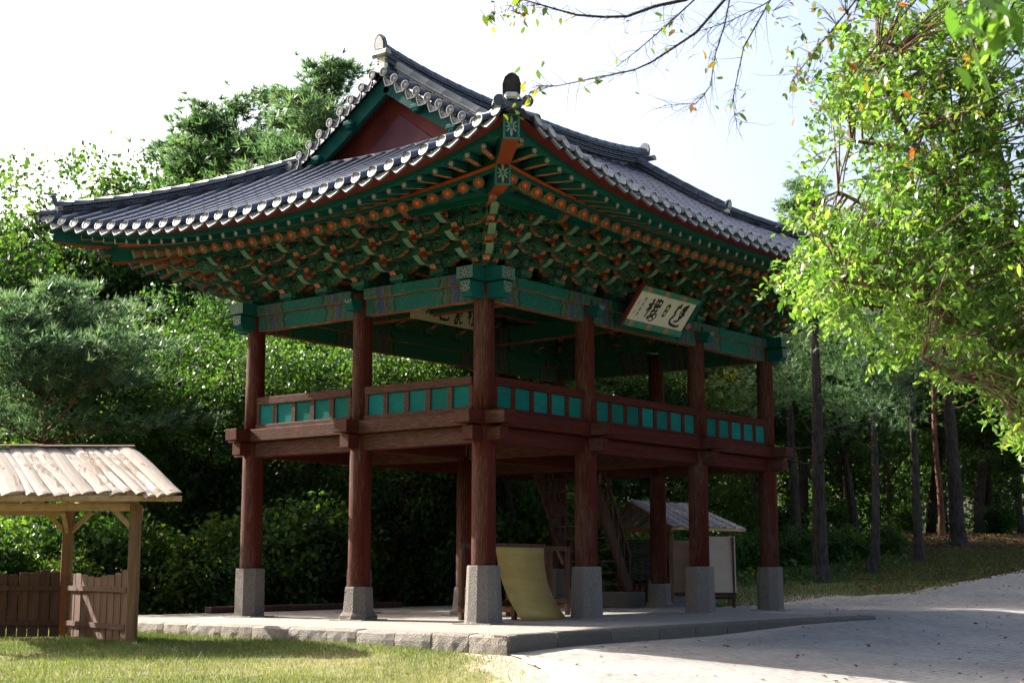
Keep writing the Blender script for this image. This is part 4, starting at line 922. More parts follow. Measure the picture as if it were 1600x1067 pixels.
# ---- name boards with brush writing
def stroke_mesh(strokes, place):
    m = MB()
    for pts, wd in strokes:
        n = len(pts); L = [];
        fine = []
        for i in range(n - 1):
            for q in range(4): f_ = q / 4; p0 = pts[max(i - 1, 0)]; p1 = pts[i]; p2 = pts[i + 1]; p3 = pts[min(i + 2, n - 1)]; fine.append(tuple(.5 * (2 * p1[c] + (p2[c] - p0[c]) * f_ + (2 * p0[c] - 5 * p1[c] + 4 * p2[c] - p3[c]) * f_ ** 2 + (3 * p1[c] - p0[c] - 3 * p2[c] + p3[c]) * f_ ** 3) for c in (0, 1)))
        fine.append(pts[-1]); N = len(fine); o = len(m.v)
        for i, (x, y) in enumerate(fine):
            ax, ay = fine[max(i - 1, 0)]; bx, by = fine[min(i + 1, N - 1)]; dx, dy = bx - ax, by - ay; l = math.hypot(dx, dy) or 1; w_ = wd * 1.4 * (1.05 - .45 * (i / N) + .18 * math.sin(i * 1.7)) / 2
            if i in (0, N - 1): w_ *= .6
            m.v += [tuple(place(x - dy / l * w_, y + dx / l * w_)), tuple(place(x + dy / l * w_, y - dx / l * w_))]
        for i in range(N - 1): m.f.append((o + 2 * i, o + 2 * i + 2, o + 2 * i + 3, o + 2 * i + 1)); m.m.append(0); m.s.append(False)
    return m
YING = [([(.22, .97), (.30, .88), (.14, .80), (.10, .62), (.16, .48), (.08, .36), (.02, .22), (.16, .08), (.45, .03), (.72, .02), (.95, .08)], .12), ([(.92, .98), (.72, .90), (.60, .80), (.84, .76), (.66, .62), (.88, .55), (.60, .42), (.70, .30), (.50, .22), (.36, .20)], .11), ([(.86, .94), (.80, .70), (.78, .46), (.62, .30)], .10), ([(.62, .90), (.52, .66), (.58, .45)], .07)]
RI = [([(.30, .86), (.34, .60), (.26, .14)], .15), ([(.32, .84), (.55, .92), (.74, .84), (.68, .50), (.62, .14)], .14), ([(.34, .52), (.62, .54)], .11), ([(.27, .16), (.62, .17)], .12)]
LOU = [([(.22, .98), (.25, .60), (.17, .04)], .10), ([(.02, .66), (.22, .70), (.42, .76)], .09), ([(.22, .66), (.12, .46), (.02, .36)], .08), ([(.25, .60), (.36, .46)], .07), ([(.46, .97), (.68, .93), (.92, .99)], .08), ([(.52, .90), (.50, .72), (.86, .74), (.90, .92), (.54, .89)], .07), ([(.70, 1.04), (.68, .80), (.70, .56)], .08), ([(.44, .62), (.70, .63), (.97, .68)], .09), ([(.62, .56), (.50, .38), (.52, .26), (.74, .14), (.88, .05)], .08), ([(.84, .54), (.72, .26), (.46, .02), (.40, .12), (.62, .20), (.92, .30), (.98, .12), (.80, -.04), (.56, -.06)], .07), ([(.44, .42), (.90, .43)], .07)]
def plaque(name, label, origin, X, Yv, W_, H_, chars, smalls, border=True):
    T = thing(name, label, 'name board'); X = X.normalized(); Yv = Yv.normalized(); Nn = X.cross(Yv); P = lambda a, b, c=0.0: Vector(origin) + X * a + Yv * b + Nn * c
    def slab_(nm, a0, a1, b0, b1, c0, c1, mt, ch=.0): return MB().box(P((a0 + a1) / 2, (b0 + b1) / 2, (c0 + c1) / 2), (a1 - a0, b1 - b0, c1 - c0), 0, Matrix((X, Yv, Nn)).transposed(), ch).build(nm, mt, T)
    slab_('board', 0, W_, 0, H_, -.05, 0, 'sign_white')
    if border:
        f = .15
        for nm, a0, a1, b0, b1, mt in (('frame', -.02, W_ + .02, -f, .0, 'frame_green'), ('frame', -.02, W_ + .02, H_, H_ + f * .8, 'frame_green'), ('frame', W_, W_ + f * .9, -f * 1.5, H_ + f * 1.2, 'teal'), ('frame', -f * .55, 0, -f * 1.2, H_ + f * 1.2, 'maroon')):
            slab_(nm, a0, a1, b0, b1, -.045, .035, mt, .012)
        m = MB(); c = P(W_ + .07, .16, .05); m.prism([(.075 * math.cos(q * math.pi / 6), .075 * math.sin(q * math.pi / 6)) for q in range(12)], .03, lambda a, b, t: c + X * a + Yv * b + Nn * t, 0, 0); m.build('boss', 'salmon', T)
        for q in (-1, 1): MB().beam(P(W_ / 2 + q * W_ * .3, H_ * .75, -.05), P(W_ / 2 + q * W_ * .3, H_ * .5, -.75), .04, .05).build('bracket_iron', 'black_plastic', T)
    for st, a, b, w_, h in chars: stroke_mesh(st, lambda x, y: P(a + x * w_, b + y * h, .004)).build('lettering', 'ink', T)
    for st, a, b, w_, h, mt in smalls: stroke_mesh(st, lambda x, y: P(a + x * w_, b + y * h, .004)).build('lettering', mt, T)
    return T
def painted_frame():
    b = NB('frame_green'); v = b.world(); s_ = b.sep(v)[0]; k = b.ma('GREATER_THAN', b.ma('SINE', b.ma('MULTIPLY', s_, 9.0)), .72); n2 = b.noise(v, 25, 4)
    c = b.mix(k, (0.03, 0.17, 0.10), (0.26, 0.15, 0.08)); c = b.mix(0.4, c, b.ramp(n2, [(0.3, (0.5, 0.5, 0.5)), (0.7, (1.3, 1.3, 1.3))]), 'MULTIPLY'); b.pbr(c, .65, None, .3)
painted_frame()
o0 = Vector((4.12, -.52, 6.29)); H_ = math.hypot(.42, .56)
sm = [([(.2, .9), (.8, .95), (.3, .6), (.7, .7)], .16), ([(.5, 1.0), (.4, .4), (.2, 0)], .14), ([(.4, .4), (.9, .1)], .14)]
plaque('name_board', 'white name board with three black brush characters leaning from the front eaves', o0, Vector((1, 0, 0)), Vector((0, -.42, .56)), 2.26, H_,
       [(LOU, .52, .10, .50, .50), (RI, 1.14, .19, .26, .36), (YING, 1.58, .07, .48, .56)],
       [(sm, .27, .47, .12, .09, 'ink'), (sm, .27, .35, .11, .08, 'ink'), (sm, .26, .23, .11, .08, 'ink'), (sm, .26, .11, .10, .08, 'ink'), (RI, .12, .36, .07, .08, 'seal_red'), (RI, .12, .14, .08, .08, 'seal_red'), (sm, 2.09, .36, .04, .10, 'seal_red')])
W1 = [([(.1, .9), (.5, .95), (.9, .85)], .1), ([(.5, 1.0), (.45, .5), (.1, .05)], .12), ([(.45, .5), (.6, .2), (.95, .05), (.98, .2)], .12), ([(.15, .5), (.85, .55)], .1)]
W2 = [([(.15, .85), (.12, .4), (.3, .35), (.5, .4)], .12), ([(.5, .98), (.48, .4)], .11), ([(.85, .85), (.86, .4), (.5, .38)], .12), ([(.15, .3), (.1, .05), (.5, .0), (.9, .05), (.95, .25)], .12)]
W3 = [([(.1, .8), (.5, .98), (.9, .8)], .1), ([(.3, .85), (.7, .85), (.65, .6), (.3, .6), (.3, .85)], .09), ([(.1, .55), (.9, .55)], .1), ([(.5, .6), (.2, .1), (.35, .0), (.5, .3), (.7, .02), (.9, .15)], .1), ([(.3, .4), (.75, .4)], .08)]
plaque('inner_name_board', 'long white board with black brush characters hung inside the pavilion', Vector((2.62, 4.25, 6.60)), Vector((1, 0, 0)), Vector((0, -.10, 1.0)), 2.6, .62,
       [(W1, .42, .13, .36, .40), (W2, .92, .10, .36, .42), (W3, 1.40, .07, .40, .46), (LOU, 1.92, .07, .42, .46)], [(sm, .1, .30, .09, .10, 'ink'), (sm, .22, .22, .08, .09, 'ink')], False)

# ------------------------------------------------------------------ shelters roofed with bark slabs
def slab_obj(name, a, b, wvec, par, mat_, rise=.05):
    a = Vector(a); b = Vector(b); y = (b - a); L = y.length; y.normalize(); wd = Vector(wvec).length; x = Vector(wvec).normalized(); z = x.cross(y); z = z if z.z > 0 else -z; z.normalize(); x = y.cross(z); m = MB(); rg = []; N = 7
    ph = rng.uniform(0, 6)
    for i in range(N + 1):
        t = i / N; ww = wd * (.54 + .03 * math.sin(t * 5 + ph)) ; off = .03 * math.sin(t * 4 + ph * 2); e = (rng.uniform(-.03, .05) if i == N else 0)
        rg.append([Vector((off + ww * p, t * L + e * (1 - abs(p)), rise * (1 - (p / 1.0) ** 2) * 1.0 - .01 + (-.02 if q else 0))) for p, q in ((-1, 0), (-.7, 0), (-.25, 0), (.25, 0), (.7, 0), (1, 0), (.7, 1), (-.7, 1))])
    m.rings(rg, 0, False); return m.build(name, mat_, par, TM(a, x, y, z))
def lean_roof(T, A, B, C, D_, n, mat_, skipshort=False):     # ridge A->B, eave D_->C
    cuts = np.cumsum([rng.uniform(.55, 1.45) for _ in range(n)]); cuts = np.concatenate([[0], cuts / cuts[-1]])
    for i in range(n):
        t0 = (cuts[i] + cuts[i + 1]) / 2; wk = (cuts[i + 1] - cuts[i]) * n; a = A.lerp(B, t0); b = D_.lerp(C, t0); w_ = (C - D_) / n
        slab_obj('roof_slab', a + Vector((0, 0, rng.uniform(0, .05))), b + Vector((0, 0, rng.uniform(-.02, .035))) + (b - a).normalized() * rng.uniform(-.07, .09), w_ * wk * rng.uniform(.92, 1.08), T, mat_, rng.uniform(.02, .05))
T = thing('timber_shelter', 'pine shelter with pale bark-slab roof and plank fence at the left edge', 'shelter')
E0, E1 = at(-230, 771, 25.0), at(289, 771, 25.3); G0, G1 = at(-230, 700, 26.7), at(203, 703, 27.0); E1.z = E0.z = (E0.z + E1.z) / 2; G0.z = G1.z = (G0.z + G1.z) / 2
bk = Vector((FW[0], FW[1], 0)); F0, F1 = G0 + bk * 1.75 + Vector((0, 0, E0.z - G0.z)), G1 + bk * 1.75 - Vector((RT[0], RT[1], 0)) * .25 + Vector((0, 0, E1.z - G1.z))
lean_roof(T, G0, G1, E1, E0, 23, 'bark_slab'); lean_roof(T, G0, G1, F1, F0, 18, 'bark_slab')
ru = Vector((RT[0], RT[1], 0))
def wb(name, a, b, w_, h, mt='pine_wood_x', ch=.008): return MB().beam(a, b, w_, h, 0, ch).build(name, mt, T)
dn = Vector((0, 0, -.075))
wb('fascia', E0 + dn + bk * .05, E1 + dn + bk * .05 - ru * .06, .035, .10); wb('fascia', F0 + dn - bk * .05, F1 + dn - bk * .05, .035, .1)
for t in (0.02, .35, .62, .97):
    for X0, X1 in ((E0, E1), (F0, F1)): wb('rafter', G0.lerp(G1, t) + dn * 1.2, X0.lerp(X1, t) + dn * 1.2, .06, .09)
for q in range(3): slab_obj('ridge_slab', G0.lerp(G1, q / 3) + Vector((0, 0, .06)), G0.lerp(G1, (q + 1.06) / 3) + Vector((0, 0, .075)), bk * rng.uniform(.14, .2), T, 'fence_wood', .03)
p1 = ground(209, 25.7); p2 = ground(104, 28.1); p3 = ground(-190, 27.8); p4 = ground(-190, 25.4)
for p in (p1, p2, p3, p4): MB().box((p.x, p.y, (p.z + E0.z - .16) / 2), (.17, .17, E0.z - .16 - p.z), 0, Matrix.Rotation(YAW - .1, 3, 'Z'), .012).build('post', 'pine_wood', T)
top = lambda p: Vector((p.x, p.y, E0.z - .21))
wb('plate', top(p4), top(p1), .12, .13); wb('plate', top(p3), top(p2), .12, .13); wb('plate', top(p2) + Vector((0, 0, .12)), top(p1) + Vector((0, 0, .12)), .1, .11)
for p, d in ((p1, -ru), (p2, -ru), (p2, ru), (p2, -bk), (p1, bk)): wb('brace', top(p) + Vector((0, 0, -.42)), top(p) + d * .42 + Vector((0, 0, .0)), .06, .09)
def fence_run(a, b, n, dip, hh):
    v = b - a; w_ = v.length / n
    for i in range(n):
        t = (i + .5) / n; p = a + v * t; h = hh - dip * math.sin(math.pi * t) + rng.uniform(-.05, .05); y = Vector((0, 0, 1)); x = v.normalized()
        MB().box((0, 0, 0), (w_ * rng.uniform(.86, .98), .03, h), 0, None, .006).build('fence_plank', 'fence_wood', T, TM((p.x, p.y, tz(p.x, p.y) + .03 + h / 2), x, Vector((0, 0, 1)).cross(x), y) @ Matrix.Rotation(rng.uniform(-.02, .02), 4, 'Y'))
    nrm = Vector((v.y, -v.x, 0)).normalized() * .04
    for z in (.28, .92): MB().beam(a + nrm + Vector((0, 0, z)), b + nrm + Vector((0, 0, z)), .04, .09).build('fence_rail', 'fence_wood', T)
fence_run(p3 - bk * .35 + ru * .0, p2 - bk * .3, 18, .0, 1.18); fence_run(p2 - bk * .08 + ru * .1, p1 + bk * .05 - ru * .08, 9, .06, 1.2)

T = thing('small_shelter', 'small open shelter with greyish bark-slab roof behind the pavilion', 'shelter')
A, B, C, D_ = at(984, 783, 41.0), at(1082, 787, 43.6), at(1164, 829, 42.6), at(1050, 821, 40.0); B.z = A.z; C.z = D_.z
L0 = at(944, 806, 42.0); L0.z = D_.z; L1 = L0 + (B - A)
lean_roof(T, A, B, C, D_, 15, 'slab_grey'); lean_roof(T, A, B, L1, L0, 13, 'slab_grey')
for a, b in ((A, D_), (A, L0), (B, C), (B, L1)): MB().beam(a + Vector((0, 0, -.07)), b + Vector((0, 0, -.07)), .05, .11).build('verge_board', 'pine_wood', T)
MB().beam(L0 + Vector((0, 0, -.1)), D_ + Vector((0, 0, -.1)), .08, .12).build('tie', 'pine_wood', T); MB().beam(D_ + Vector((0, 0, -.06)), C + Vector((0, 0, -.06)), .03, .08).build('fascia', 'pine_wood_x', T)
for f0, f1 in ((.12, .1), (.12, .9), (.88, .1), (.88, .9)):
    p = L0.lerp(D_, f0).lerp(L1.lerp(C, f0), f1); g = tz(p.x, p.y); MB().box((p.x, p.y, (g + p.z) / 2), (.12, .12, p.z - g + .1), 0, Matrix.Rotation(.5, 3, 'Z'), .01).build('post', 'pine_wood', T)

# ------------------------------------------------------------------ things under and beside the pavilion
m = MB(); N = 10; fr = []; bkp = []
for i in range(N + 1):
    t = i / N; z = 1.44 * (1 - t); y = .78 - .50 * t ** 2.4; fr.append((y, z))
for i, (y, z) in enumerate(fr):
    xl = 1.36 + .20 * (i / N); xr = 2.93 + .12 * (i / N) ** 3
    m.v += [(xl, y, z), (xr, y, z), (xr, y + .012, z + .002), (xl, y + .012, z + .002)]
for i in range(N):
    for q in range(4): m.f.append((4 * i + q, 4 * i + 4 + q, 4 * i + 4 + (q + 1) % 4, 4 * i + (q + 1) % 4)); m.m.append(0); m.s.append(q in (0, 2))
m.f += [(0, 1, 2, 3), (4 * N + 3, 4 * N + 2, 4 * N + 1, 4 * N)]; m.m += [0, 0]; m.s += [False, False]
o = m.build('leaning_sheet', 'mat_yellow'); tag(o, 'curved mustard-yellow sheet leaning between the two nearest pillars', 'sheet')
def rack(name, label, base, w_, h, dpt, rz):
    T = thing(name, label, 'rack', base, None, rz)
    for x in (-w_ / 2, 0, w_ / 2):
        for y in (-dpt / 2, dpt / 2): MB().box((x, y, h / 2), (.09, .09, h), 0, None, .006).build('post', 'fence_wood', T)
    for y in (-dpt / 2, dpt / 2):
        for z in (h - .05, .32): MB().box((0, y + .002, z), (w_ + .14, .07, .1), 0, None, .006).build('rail', 'fence_wood', T)
    for x in (-w_ / 2, 0, w_ / 2): MB().box((x + .003, 0, .18), (.07, dpt, .08)).build('foot_rail', 'pine_wood', T)
    for x in (-w_ / 4 * 1.4, w_ / 4 * .6): MB().beam((x, -dpt / 2 - .04, h - .1), (x + .25, -dpt / 2 - .04, h - .38), .03, .06).build('brace', 'pine_wood', T)
    return T
rack('timber_rack', 'pale timber frame standing behind the yellow sheet', (2.15, 1.25, .0), 1.9, 1.52, .6, .0); rack('second_timber_rack', 'timber frame between the nearest front pillar and the stairs', (4.35, 2.0, .0), 1.5, 1.5, .6, .1)
def board(name, label, c, w_, h, rz, mt, leg):
    T = thing(name, label, 'board', c, None, rz); lean = Matrix.Rotation(R(-9), 3, 'X')
    MB().box((0, 0, .42 + h / 2), (w_, .03, h), 0, lean).build('panel', mt, T)
    for x in (-w_ / 2 + .06, w_ / 2 - .06): MB().beam((x, -.16, 0), (x, .06, .55 + h * .9), .05, .07, 0, 0, (0, 1, 0)).build('leg', 'dark_wood', T); MB().beam((x, .75, 0), (x, .09, .4 + h * .8), .05, .06, 0, 0, (0, 1, 0)).build('leg', 'dark_wood', T)
    MB().beam((-w_ / 2, -.09, .38), (w_ / 2, -.09, .38), .06, .08).build('ledge', 'dark_wood', T); MB().beam((-w_ / 2, .3, .28), (w_ / 2, .3, .28), .05, .07).build('ledge', 'dark_wood', T)
p = ground(1122, 40.3); board('pale_display_board', 'pale plywood board on wooden legs beyond the right-hand pillars', (p.x, p.y, p.z), .95, 1.52, YAW - math.pi / 2 - .1, 'board_pale', 1)
p = ground(1068, 40.9); board('tan_display_board', 'tan plywood board on crossed legs behind the front pillar', (p.x, p.y, p.z), .85, 1.42, YAW - math.pi / 2 + .25, 'board_tan', 1)
# black baskets in stacks, and upright billets of firewood under the small shelter
cr = MB()
for q in range(4): cr.box((0, 0, .0), (.001, .001, .001))
cr = MB(); W_, Dp, Hh = .58, .40, .19
for x in (-W_ / 2, W_ / 2):
    cr.box((x, 0, Hh / 2), (.02, Dp, Hh))
for y in (-Dp / 2, Dp / 2):
    for z in (.03, .1, .17): cr.box((0, y, z), (W_ - .02, .018, .045))
cr.box((0, 0, .012), (W_ - .03, Dp - .02, .016)); cr = cr.mesh('crate', ['black_plastic'])
spots = [(1000, 41.6, 5), (1015, 41.9, 6), (992, 42.2, 6)]
for si, (px, D, n) in enumerate(spots):
    g = ground(px, D)
    for q in range(n):
        M = Matrix.Translation((g.x, g.y, g.z + .75 + q * .185)) @ Matrix.Rotation(YAW - 1.57 + .12 * math.sin(q * 2 + si), 4, 'Z')
        o = inst('crate', cr, None, M); tag(o, 'black plastic crate, %s in the %s stack' % (['lowest', 'second from bottom', 'third from bottom', 'fourth from bottom', 'fifth from bottom', 'topmost'][q if q < n - 1 else 5], ['front middle', 'right-hand', 'left-hand rear'][si]), 'crate', 'black crates stacked on the firewood pile')
for i in range(14):
    g = ground(985 + i * 3.2, 41.4 + (i % 3) * .35); lg = rng.uniform(.62, .74); m = MB(); c = Vector((g.x, g.y, g.z)); m.tube([c, c + Vector((.01, .0, lg * .5)), c + Vector((rng.uniform(-.03, .03), 0, lg))], [.085, .08, .075], 8, 0, True, True, 1); tag(m.build('firewood_billet', ['bark_red', 'pine_wood']), '%s firewood billet from the left in the row under the black crates' % ['first', 'second', 'third', 'fourth', 'fifth', 'sixth', 'seventh', 'eighth', 'ninth', 'tenth', 'eleventh', 'twelfth', 'thirteenth', 'fourteenth'][i], 'firewood', 'firewood billets under the crates')
g = ground(1062, 41.2); tag(MB().box((g.x, g.y, g.z + .2), (.8, .5, .4), 0, Matrix.Rotation(YAW, 3, 'Z'), .03).build('grey_crate_block', 'grey_block'), 'grey block on the grass under the tan plywood board', 'block')
tag(MB().beam((1.0, 9.0, .07), (7.5, 9.0, .07), .25, .14, 0, .02).build('timber_baulk', 'dark_wood'), 'long dark timber lying along the back edge of the platform', 'timber')

# ------------------------------------------------------------------ trees
def unit(v): return v / np.maximum(np.linalg.norm(v, axis=-1, keepdims=True), 1e-9)
def leaf_geo(C, size, g, up=.5, droop=.25, asp=.36, six=False):
    n = len(C); nrm = unit(g.normal(size=(n, 3)) + np.array([0, 0, up])); t = g.normal(size=(n, 3)) + np.array([0, 0, -droop]); t = unit(t - nrm * (t * nrm).sum(-1, keepdims=True)); s = np.cross(nrm, t)
    L = (size * g.uniform(.55, 1.35, n))[:, None]; w_ = L * asp
    if six:
        V = np.stack([C - t * L * .5, C + s * w_ * .85 - t * L * .2 + nrm * L * .06, C + s * w_ * .75 + t * L * .15 + nrm * L * .04, C + t * L * .55 - nrm * L * .08, C - s * w_ * .75 + t * L * .15 + nrm * L * .04, C - s * w_ * .85 - t * L * .2 + nrm * L * .06], 1)
        return V.reshape(-1, 3), np.arange(6 * n).reshape(n, 6)
    V = np.stack([C - t * L * .5, C + s * w_ - t * L * .05 + nrm * L * .06, C + t * L * .5 - nrm * L * .05, C - s * w_ - t * L * .05 + nrm * L * .06], 1)
    return V.reshape(-1, 3), np.arange(4 * n).reshape(n, 4)
def lv4(n, g, k=4, base=None):
    a = g.uniform(0, 1, n) ** 1.3 if base is None else np.clip(base + g.normal(0, .16, n), 0, 1); return np.repeat(a, k)
def branchy(m, p, d, L, r, n, g, wig=.18, sides=7, lift_=.1):
    pts = [Vector(p)]; d = Vector(d).normalized(); rr = [r]
    for i in range(n):
        d = (d + Vector((g.normal(0, wig), g.normal(0, wig), g.normal(0, wig) + lift_ * .3))).normalized(); pts.append(pts[-1] + d * (L / n)); rr.append(r * (1 - .8 * (i + 1) / n))
    m.tube(pts, rr, sides, 0, True, True); return pts
def broadleaf(name, seed, H, Rd, zb, nlimb, K, leaf_, mat_, bk_, tr=.16, ncl=6, spread=.5):
    g = np.random.default_rng(seed); m = MB(); tp = branchy(m, (0, 0, -.2), (g.normal(0, .06), g.normal(0, .06), 1), H * .82, tr, 8, g, .07, 9); C = []
    for i in range(nlimb):
        f = zb + (1 - zb) * (i + .5) / nlimb; q = min(int(f * 7.2), 7); p = tp[q].lerp(tp[q + 1], g.uniform(0, 1)); a = i * 2.4 + g.normal(0, .4); prof = math.sin(math.pi * min(1, .18 + .82 * (1 - f) ** .75)) * .85 + .22
        L = Rd * prof * g.uniform(.75, 1.15); lp = branchy(m, p, (math.cos(a), math.sin(a), .25 + .7 * f), L, tr * .42 * (1 - .5 * f), 5, g, .2, 5)
        for q2 in range(ncl):
            b0 = lp[2 + q2 % 4]; c = b0 + Vector((g.normal(0, 1), g.normal(0, 1), g.normal(.1, .7))) * (Rd * .17); C.append(c)
            if q2 < 3: m.tube([b0, b0.lerp(c, .55) + Vector((0, 0, .05)), c], [.03, .018, .008], 4, 0, False, True)
    C = np.array([tuple(c) for c in C]); n = len(C)
    P = np.repeat(C, K, 0) + g.normal(0, 1, (n * K, 3)) * np.array([1, 1, .62]) * spread
    V, F = leaf_geo(P, leaf_, g); base = np.repeat(np.clip(g.normal(.42, .2, n), 0, 1), K)
    return m.mesh('trunk', [bk_]), npmesh('crown', V, F, [mat_], {'lv': lv4(n * K, g, 4, base)})
def tufts(P, DR, g, nn=13, L=.2, w_=.011):
    n = len(P); d = unit(DR[:, None, :] * 1.0 + g.normal(0, .62, (n, nn, 3))); l = L * g.uniform(.7, 1.15, (n, nn, 1)); s = unit(np.cross(d, g.normal(size=(n, nn, 3)))) * w_; o = P[:, None, :] + d * .01
    V = np.stack([o - s, o + s, o + d * l], 2).reshape(-1, 3); return V, np.arange(len(V)).reshape(-1, 3)
def pine(name, seed, H, Rd, zb, nb, bk_, tr=.17, lean=(0, 0), dens=26, nL=.22, flat=.35, nm='needle', up=.75):
    g = np.random.default_rng(seed); m = MB(); tp = branchy(m, (0, 0, -.2), (lean[0], lean[1], 1), H * .97, tr, 9, g, .018, 9); P = []; DR = []
    for i in range(nb):
        f = zb + (1 - zb) * ((i + .5) / nb) ** .9; q = min(int(f * 8.6), 8); p = tp[q].lerp(tp[q + 1], g.uniform(0, 1)); a = i * 2.4 + g.normal(0, .35); L = Rd * (1.05 - .78 * ((f - zb) / (1 - zb)) ** 1.25) * g.uniform(.7, 1.15)
        lp = branchy(m, p, (math.cos(a), math.sin(a), .12 + .35 * f), L, tr * .36 * (1.05 - f * .7), 6, g, .16, 5)
        for q2 in range(1, 7):
            for r_ in range(int(dens * (.35 + .65 * q2 / 6))):
                t = Vector((g.normal(0, 1), g.normal(0, 1), g.normal(.12, flat))) * (L * .15 + .1); c = lp[q2] + t; P.append(tuple(c)); DR.append(tuple((t.normalized() * .7 + Vector((math.cos(a), math.sin(a), up))).normalized()))
    for r_ in range(dens * 2): P.append(tuple(tp[-1] + Vector((g.normal(0, .3), g.normal(0, .3), g.normal(-.55, .4))))); DR.append((0, 0, 1))
    P = np.array(P); DR = np.array(DR); V, F = tufts(P, DR, g, 13, nL, .014); base = np.repeat(np.clip(g.normal(.45, .2, len(P)), 0, 1), 13)
    return m.mesh('trunk', [bk_]), npmesh('crown', V, F, [nm], {'lv': lv4(len(F), g, 3, base)})
def plant(name, proto, loc, sc, rz, label, cat='tree', group=None, stretch=1.0):
    T = thing(name, label, cat, loc, group, rz); T.scale = (sc, sc, sc * stretch); inst('trunk', proto[0], T); inst('crown', proto[1], T); return T
BL = [broadleaf('b', 11, 10, 3.3, .12, 28, 76, .125, 'leaf_forest', 'bark_dark', .17, 11, .29), broadleaf('b', 12, 10, 2.9, .25, 28, 105, .115, 'leaf_forest', 'bark_dark', .16, 11, .25), broadleaf('b', 13, 10, 3.2, .10, 30, 110, .105, 'leaf_warm', 'bark_dark', .16, 11, .25), broadleaf('b', 17, 10, 3.5, .45, 24, 76, .125, 'leaf_forest', 'bark_dark', .20, 11, .29)]
BU = [broadleaf('s', 21, 2.2, 1.5, .05, 16, 60, .15, 'leaf_forest', 'bark_dark', .05, 6, .26), broadleaf('s', 22, 2.0, 1.6, .05, 16, 60, .14, 'leaf_warm', 'bark_dark', .05, 6, .26)]
PN = [pine('p', 31, 12, 3.0, .42, 36, 'bark_dark', .20, dens=30), pine('p', 32, 12, 2.5, .5, 32, 'bark_dark', .20, dens=30), pine('p', 33, 8, 3.6, .60, 30, 'bark_red', .2, (.10, -.10), 40, .24, .20, 'needle_sunlit', 1.3)]
def H_for(px, py, D): p = at(px, py, D); return p.z - tz(p.x, p.y)
ORD = ['nearest', 'second nearest', 'third nearest', 'fourth nearest', 'fifth nearest', 'sixth nearest', 'seventh nearest', 'eighth nearest']
CNT = {}
def where(kind, px, table, tail):                            # label by the stretch it stands in and its order in depth there
    reg = next(t for lim, t in table if px < lim); n = CNT.get((kind, reg), 0); CNT[(kind, reg)] = n + 1
    return '%s %s %s %s' % (ORD[n], kind, tail, reg)
TB1 = [(120, 'behind the left shelter'), (260, 'right of the left shelter'), (390, 'left of the corner pillar'), (560, 'behind the left end bay'), (740, 'behind the bay next to the near corner'), (905, 'behind the first front bay'), (1080, 'behind the wide middle bay'), (9999, 'behind the last front bay')]
TB2 = [(1262, 'just right of the pavilion'), (1362, 'between thick pine and crooked trunk'), (1440, 'left of the straight grey trunk'), (1500, 'left of the thickest trunk'), (1585, 'right of the thickest trunk'), (9999, 'at the right edge')]
def put(name, proto, pH, px, ytop, D, label, group=None, rz=None, wide=1.0):
    g = ground(px, D); h = H_for(px, ytop, D); sc = h / pH; return plant(name, proto, g - Vector((0, 0, .1)), sc * wide, rng.uniform(0, 6.28) if rz is None else rz, label, 'tree', group, 1.0 / wide)
put('red_pine', PN[2], 8.3, 78, 412, 39, 'spreading red-trunked pine with sunlit needles behind the left shelter', None, 2.2, 1.12)
put('broadleaf_tree', BL[1], 9.6, 45, 295, 57, 'leafy tree left of the roof tip', None, None, 1.0); put('broadleaf_tree', BL[0], 9.6, 135, 226, 56, 'leafy tree whose top rises just above the left roof tip')
put('broadleaf_tree', BL[0], 9.6, 235, 198, 58, 'rounded leafy tree against the sky between the left roof tip and the tall pines', None, None, .85); put('broadleaf_tree', BL[1], 9.6, 318, 222, 60, 'leafy tree showing just left of the tall pines'); put('broadleaf_tree', BL[1], 9.6, -60, 330, 52, 'leafy tree partly cut off by the left edge')
for q_, (px, D, yt) in enumerate(((-140, 60, 300), (-250, 66, 280), (-370, 62, 320), (-480, 70, 300), (-600, 74, 300))): put('broadleaf_tree', BL[q_ % 2], 9.6, px, yt, D, '%s leafy tree beyond the left edge of the lawn' % ORD[q_])
put('pine_tree', PN[0], 11.9, 440, 150, 56, 'tall pine directly left of the gable', None, None, 1.3); put('pine_tree', PN[1], 11.9, 520, 100, 58, 'tallest pine, its tip beside the roof ridge', None, None, 1.2); put('pine_tree', PN[0], 11.9, 372, 165, 60, 'pine behind the left eaves, third tallest of the four', None, None, 1.3); put('pine_tree', PN[1], 11.9, 300, 215, 63, 'pine behind the left eaves, lowest of the four', None, None, 1.4); put('broadleaf_tree', BL[1], 9.6, -15, 292, 56, 'leafy tree cut by the left edge above the shelter')
put('pine_tree', PN[0], 12, 1258, 285, 68, 'dark pine top between the roof end and the maple')
G1_ = 'broadleaf trees filling the wood behind the pavilion'
for D, pxs, yt, pr in ((43, (150, 250, 470, 610, 700, 815), 470, (3, 1, 3)), (48, (60, 250, 420, 580, 745, 860), 440, (0, 1, 0)), (54, (130, 330, 500, 680, 830, 960, 1090), 440, (2, 0, 1)), (61, (40, 190, 380, 560, 700, 830, 960, 1080, 1190), 425, (0, 1, 3)), (72, (100, 330, 620, 880, 1020, 1150), 430, (3, 0))):
    for i, px in enumerate(pxs):
        put('woodland_tree', BL[pr[i % len(pr)]], 9.6, px + rng.uniform(-12, 12), yt + rng.uniform(-25, 45), D + rng.uniform(-1, 1), where('leafy tree', px, TB1, 'in the dark wood'), G1_)
G2_ = 'leafy trees in the wood on the right'
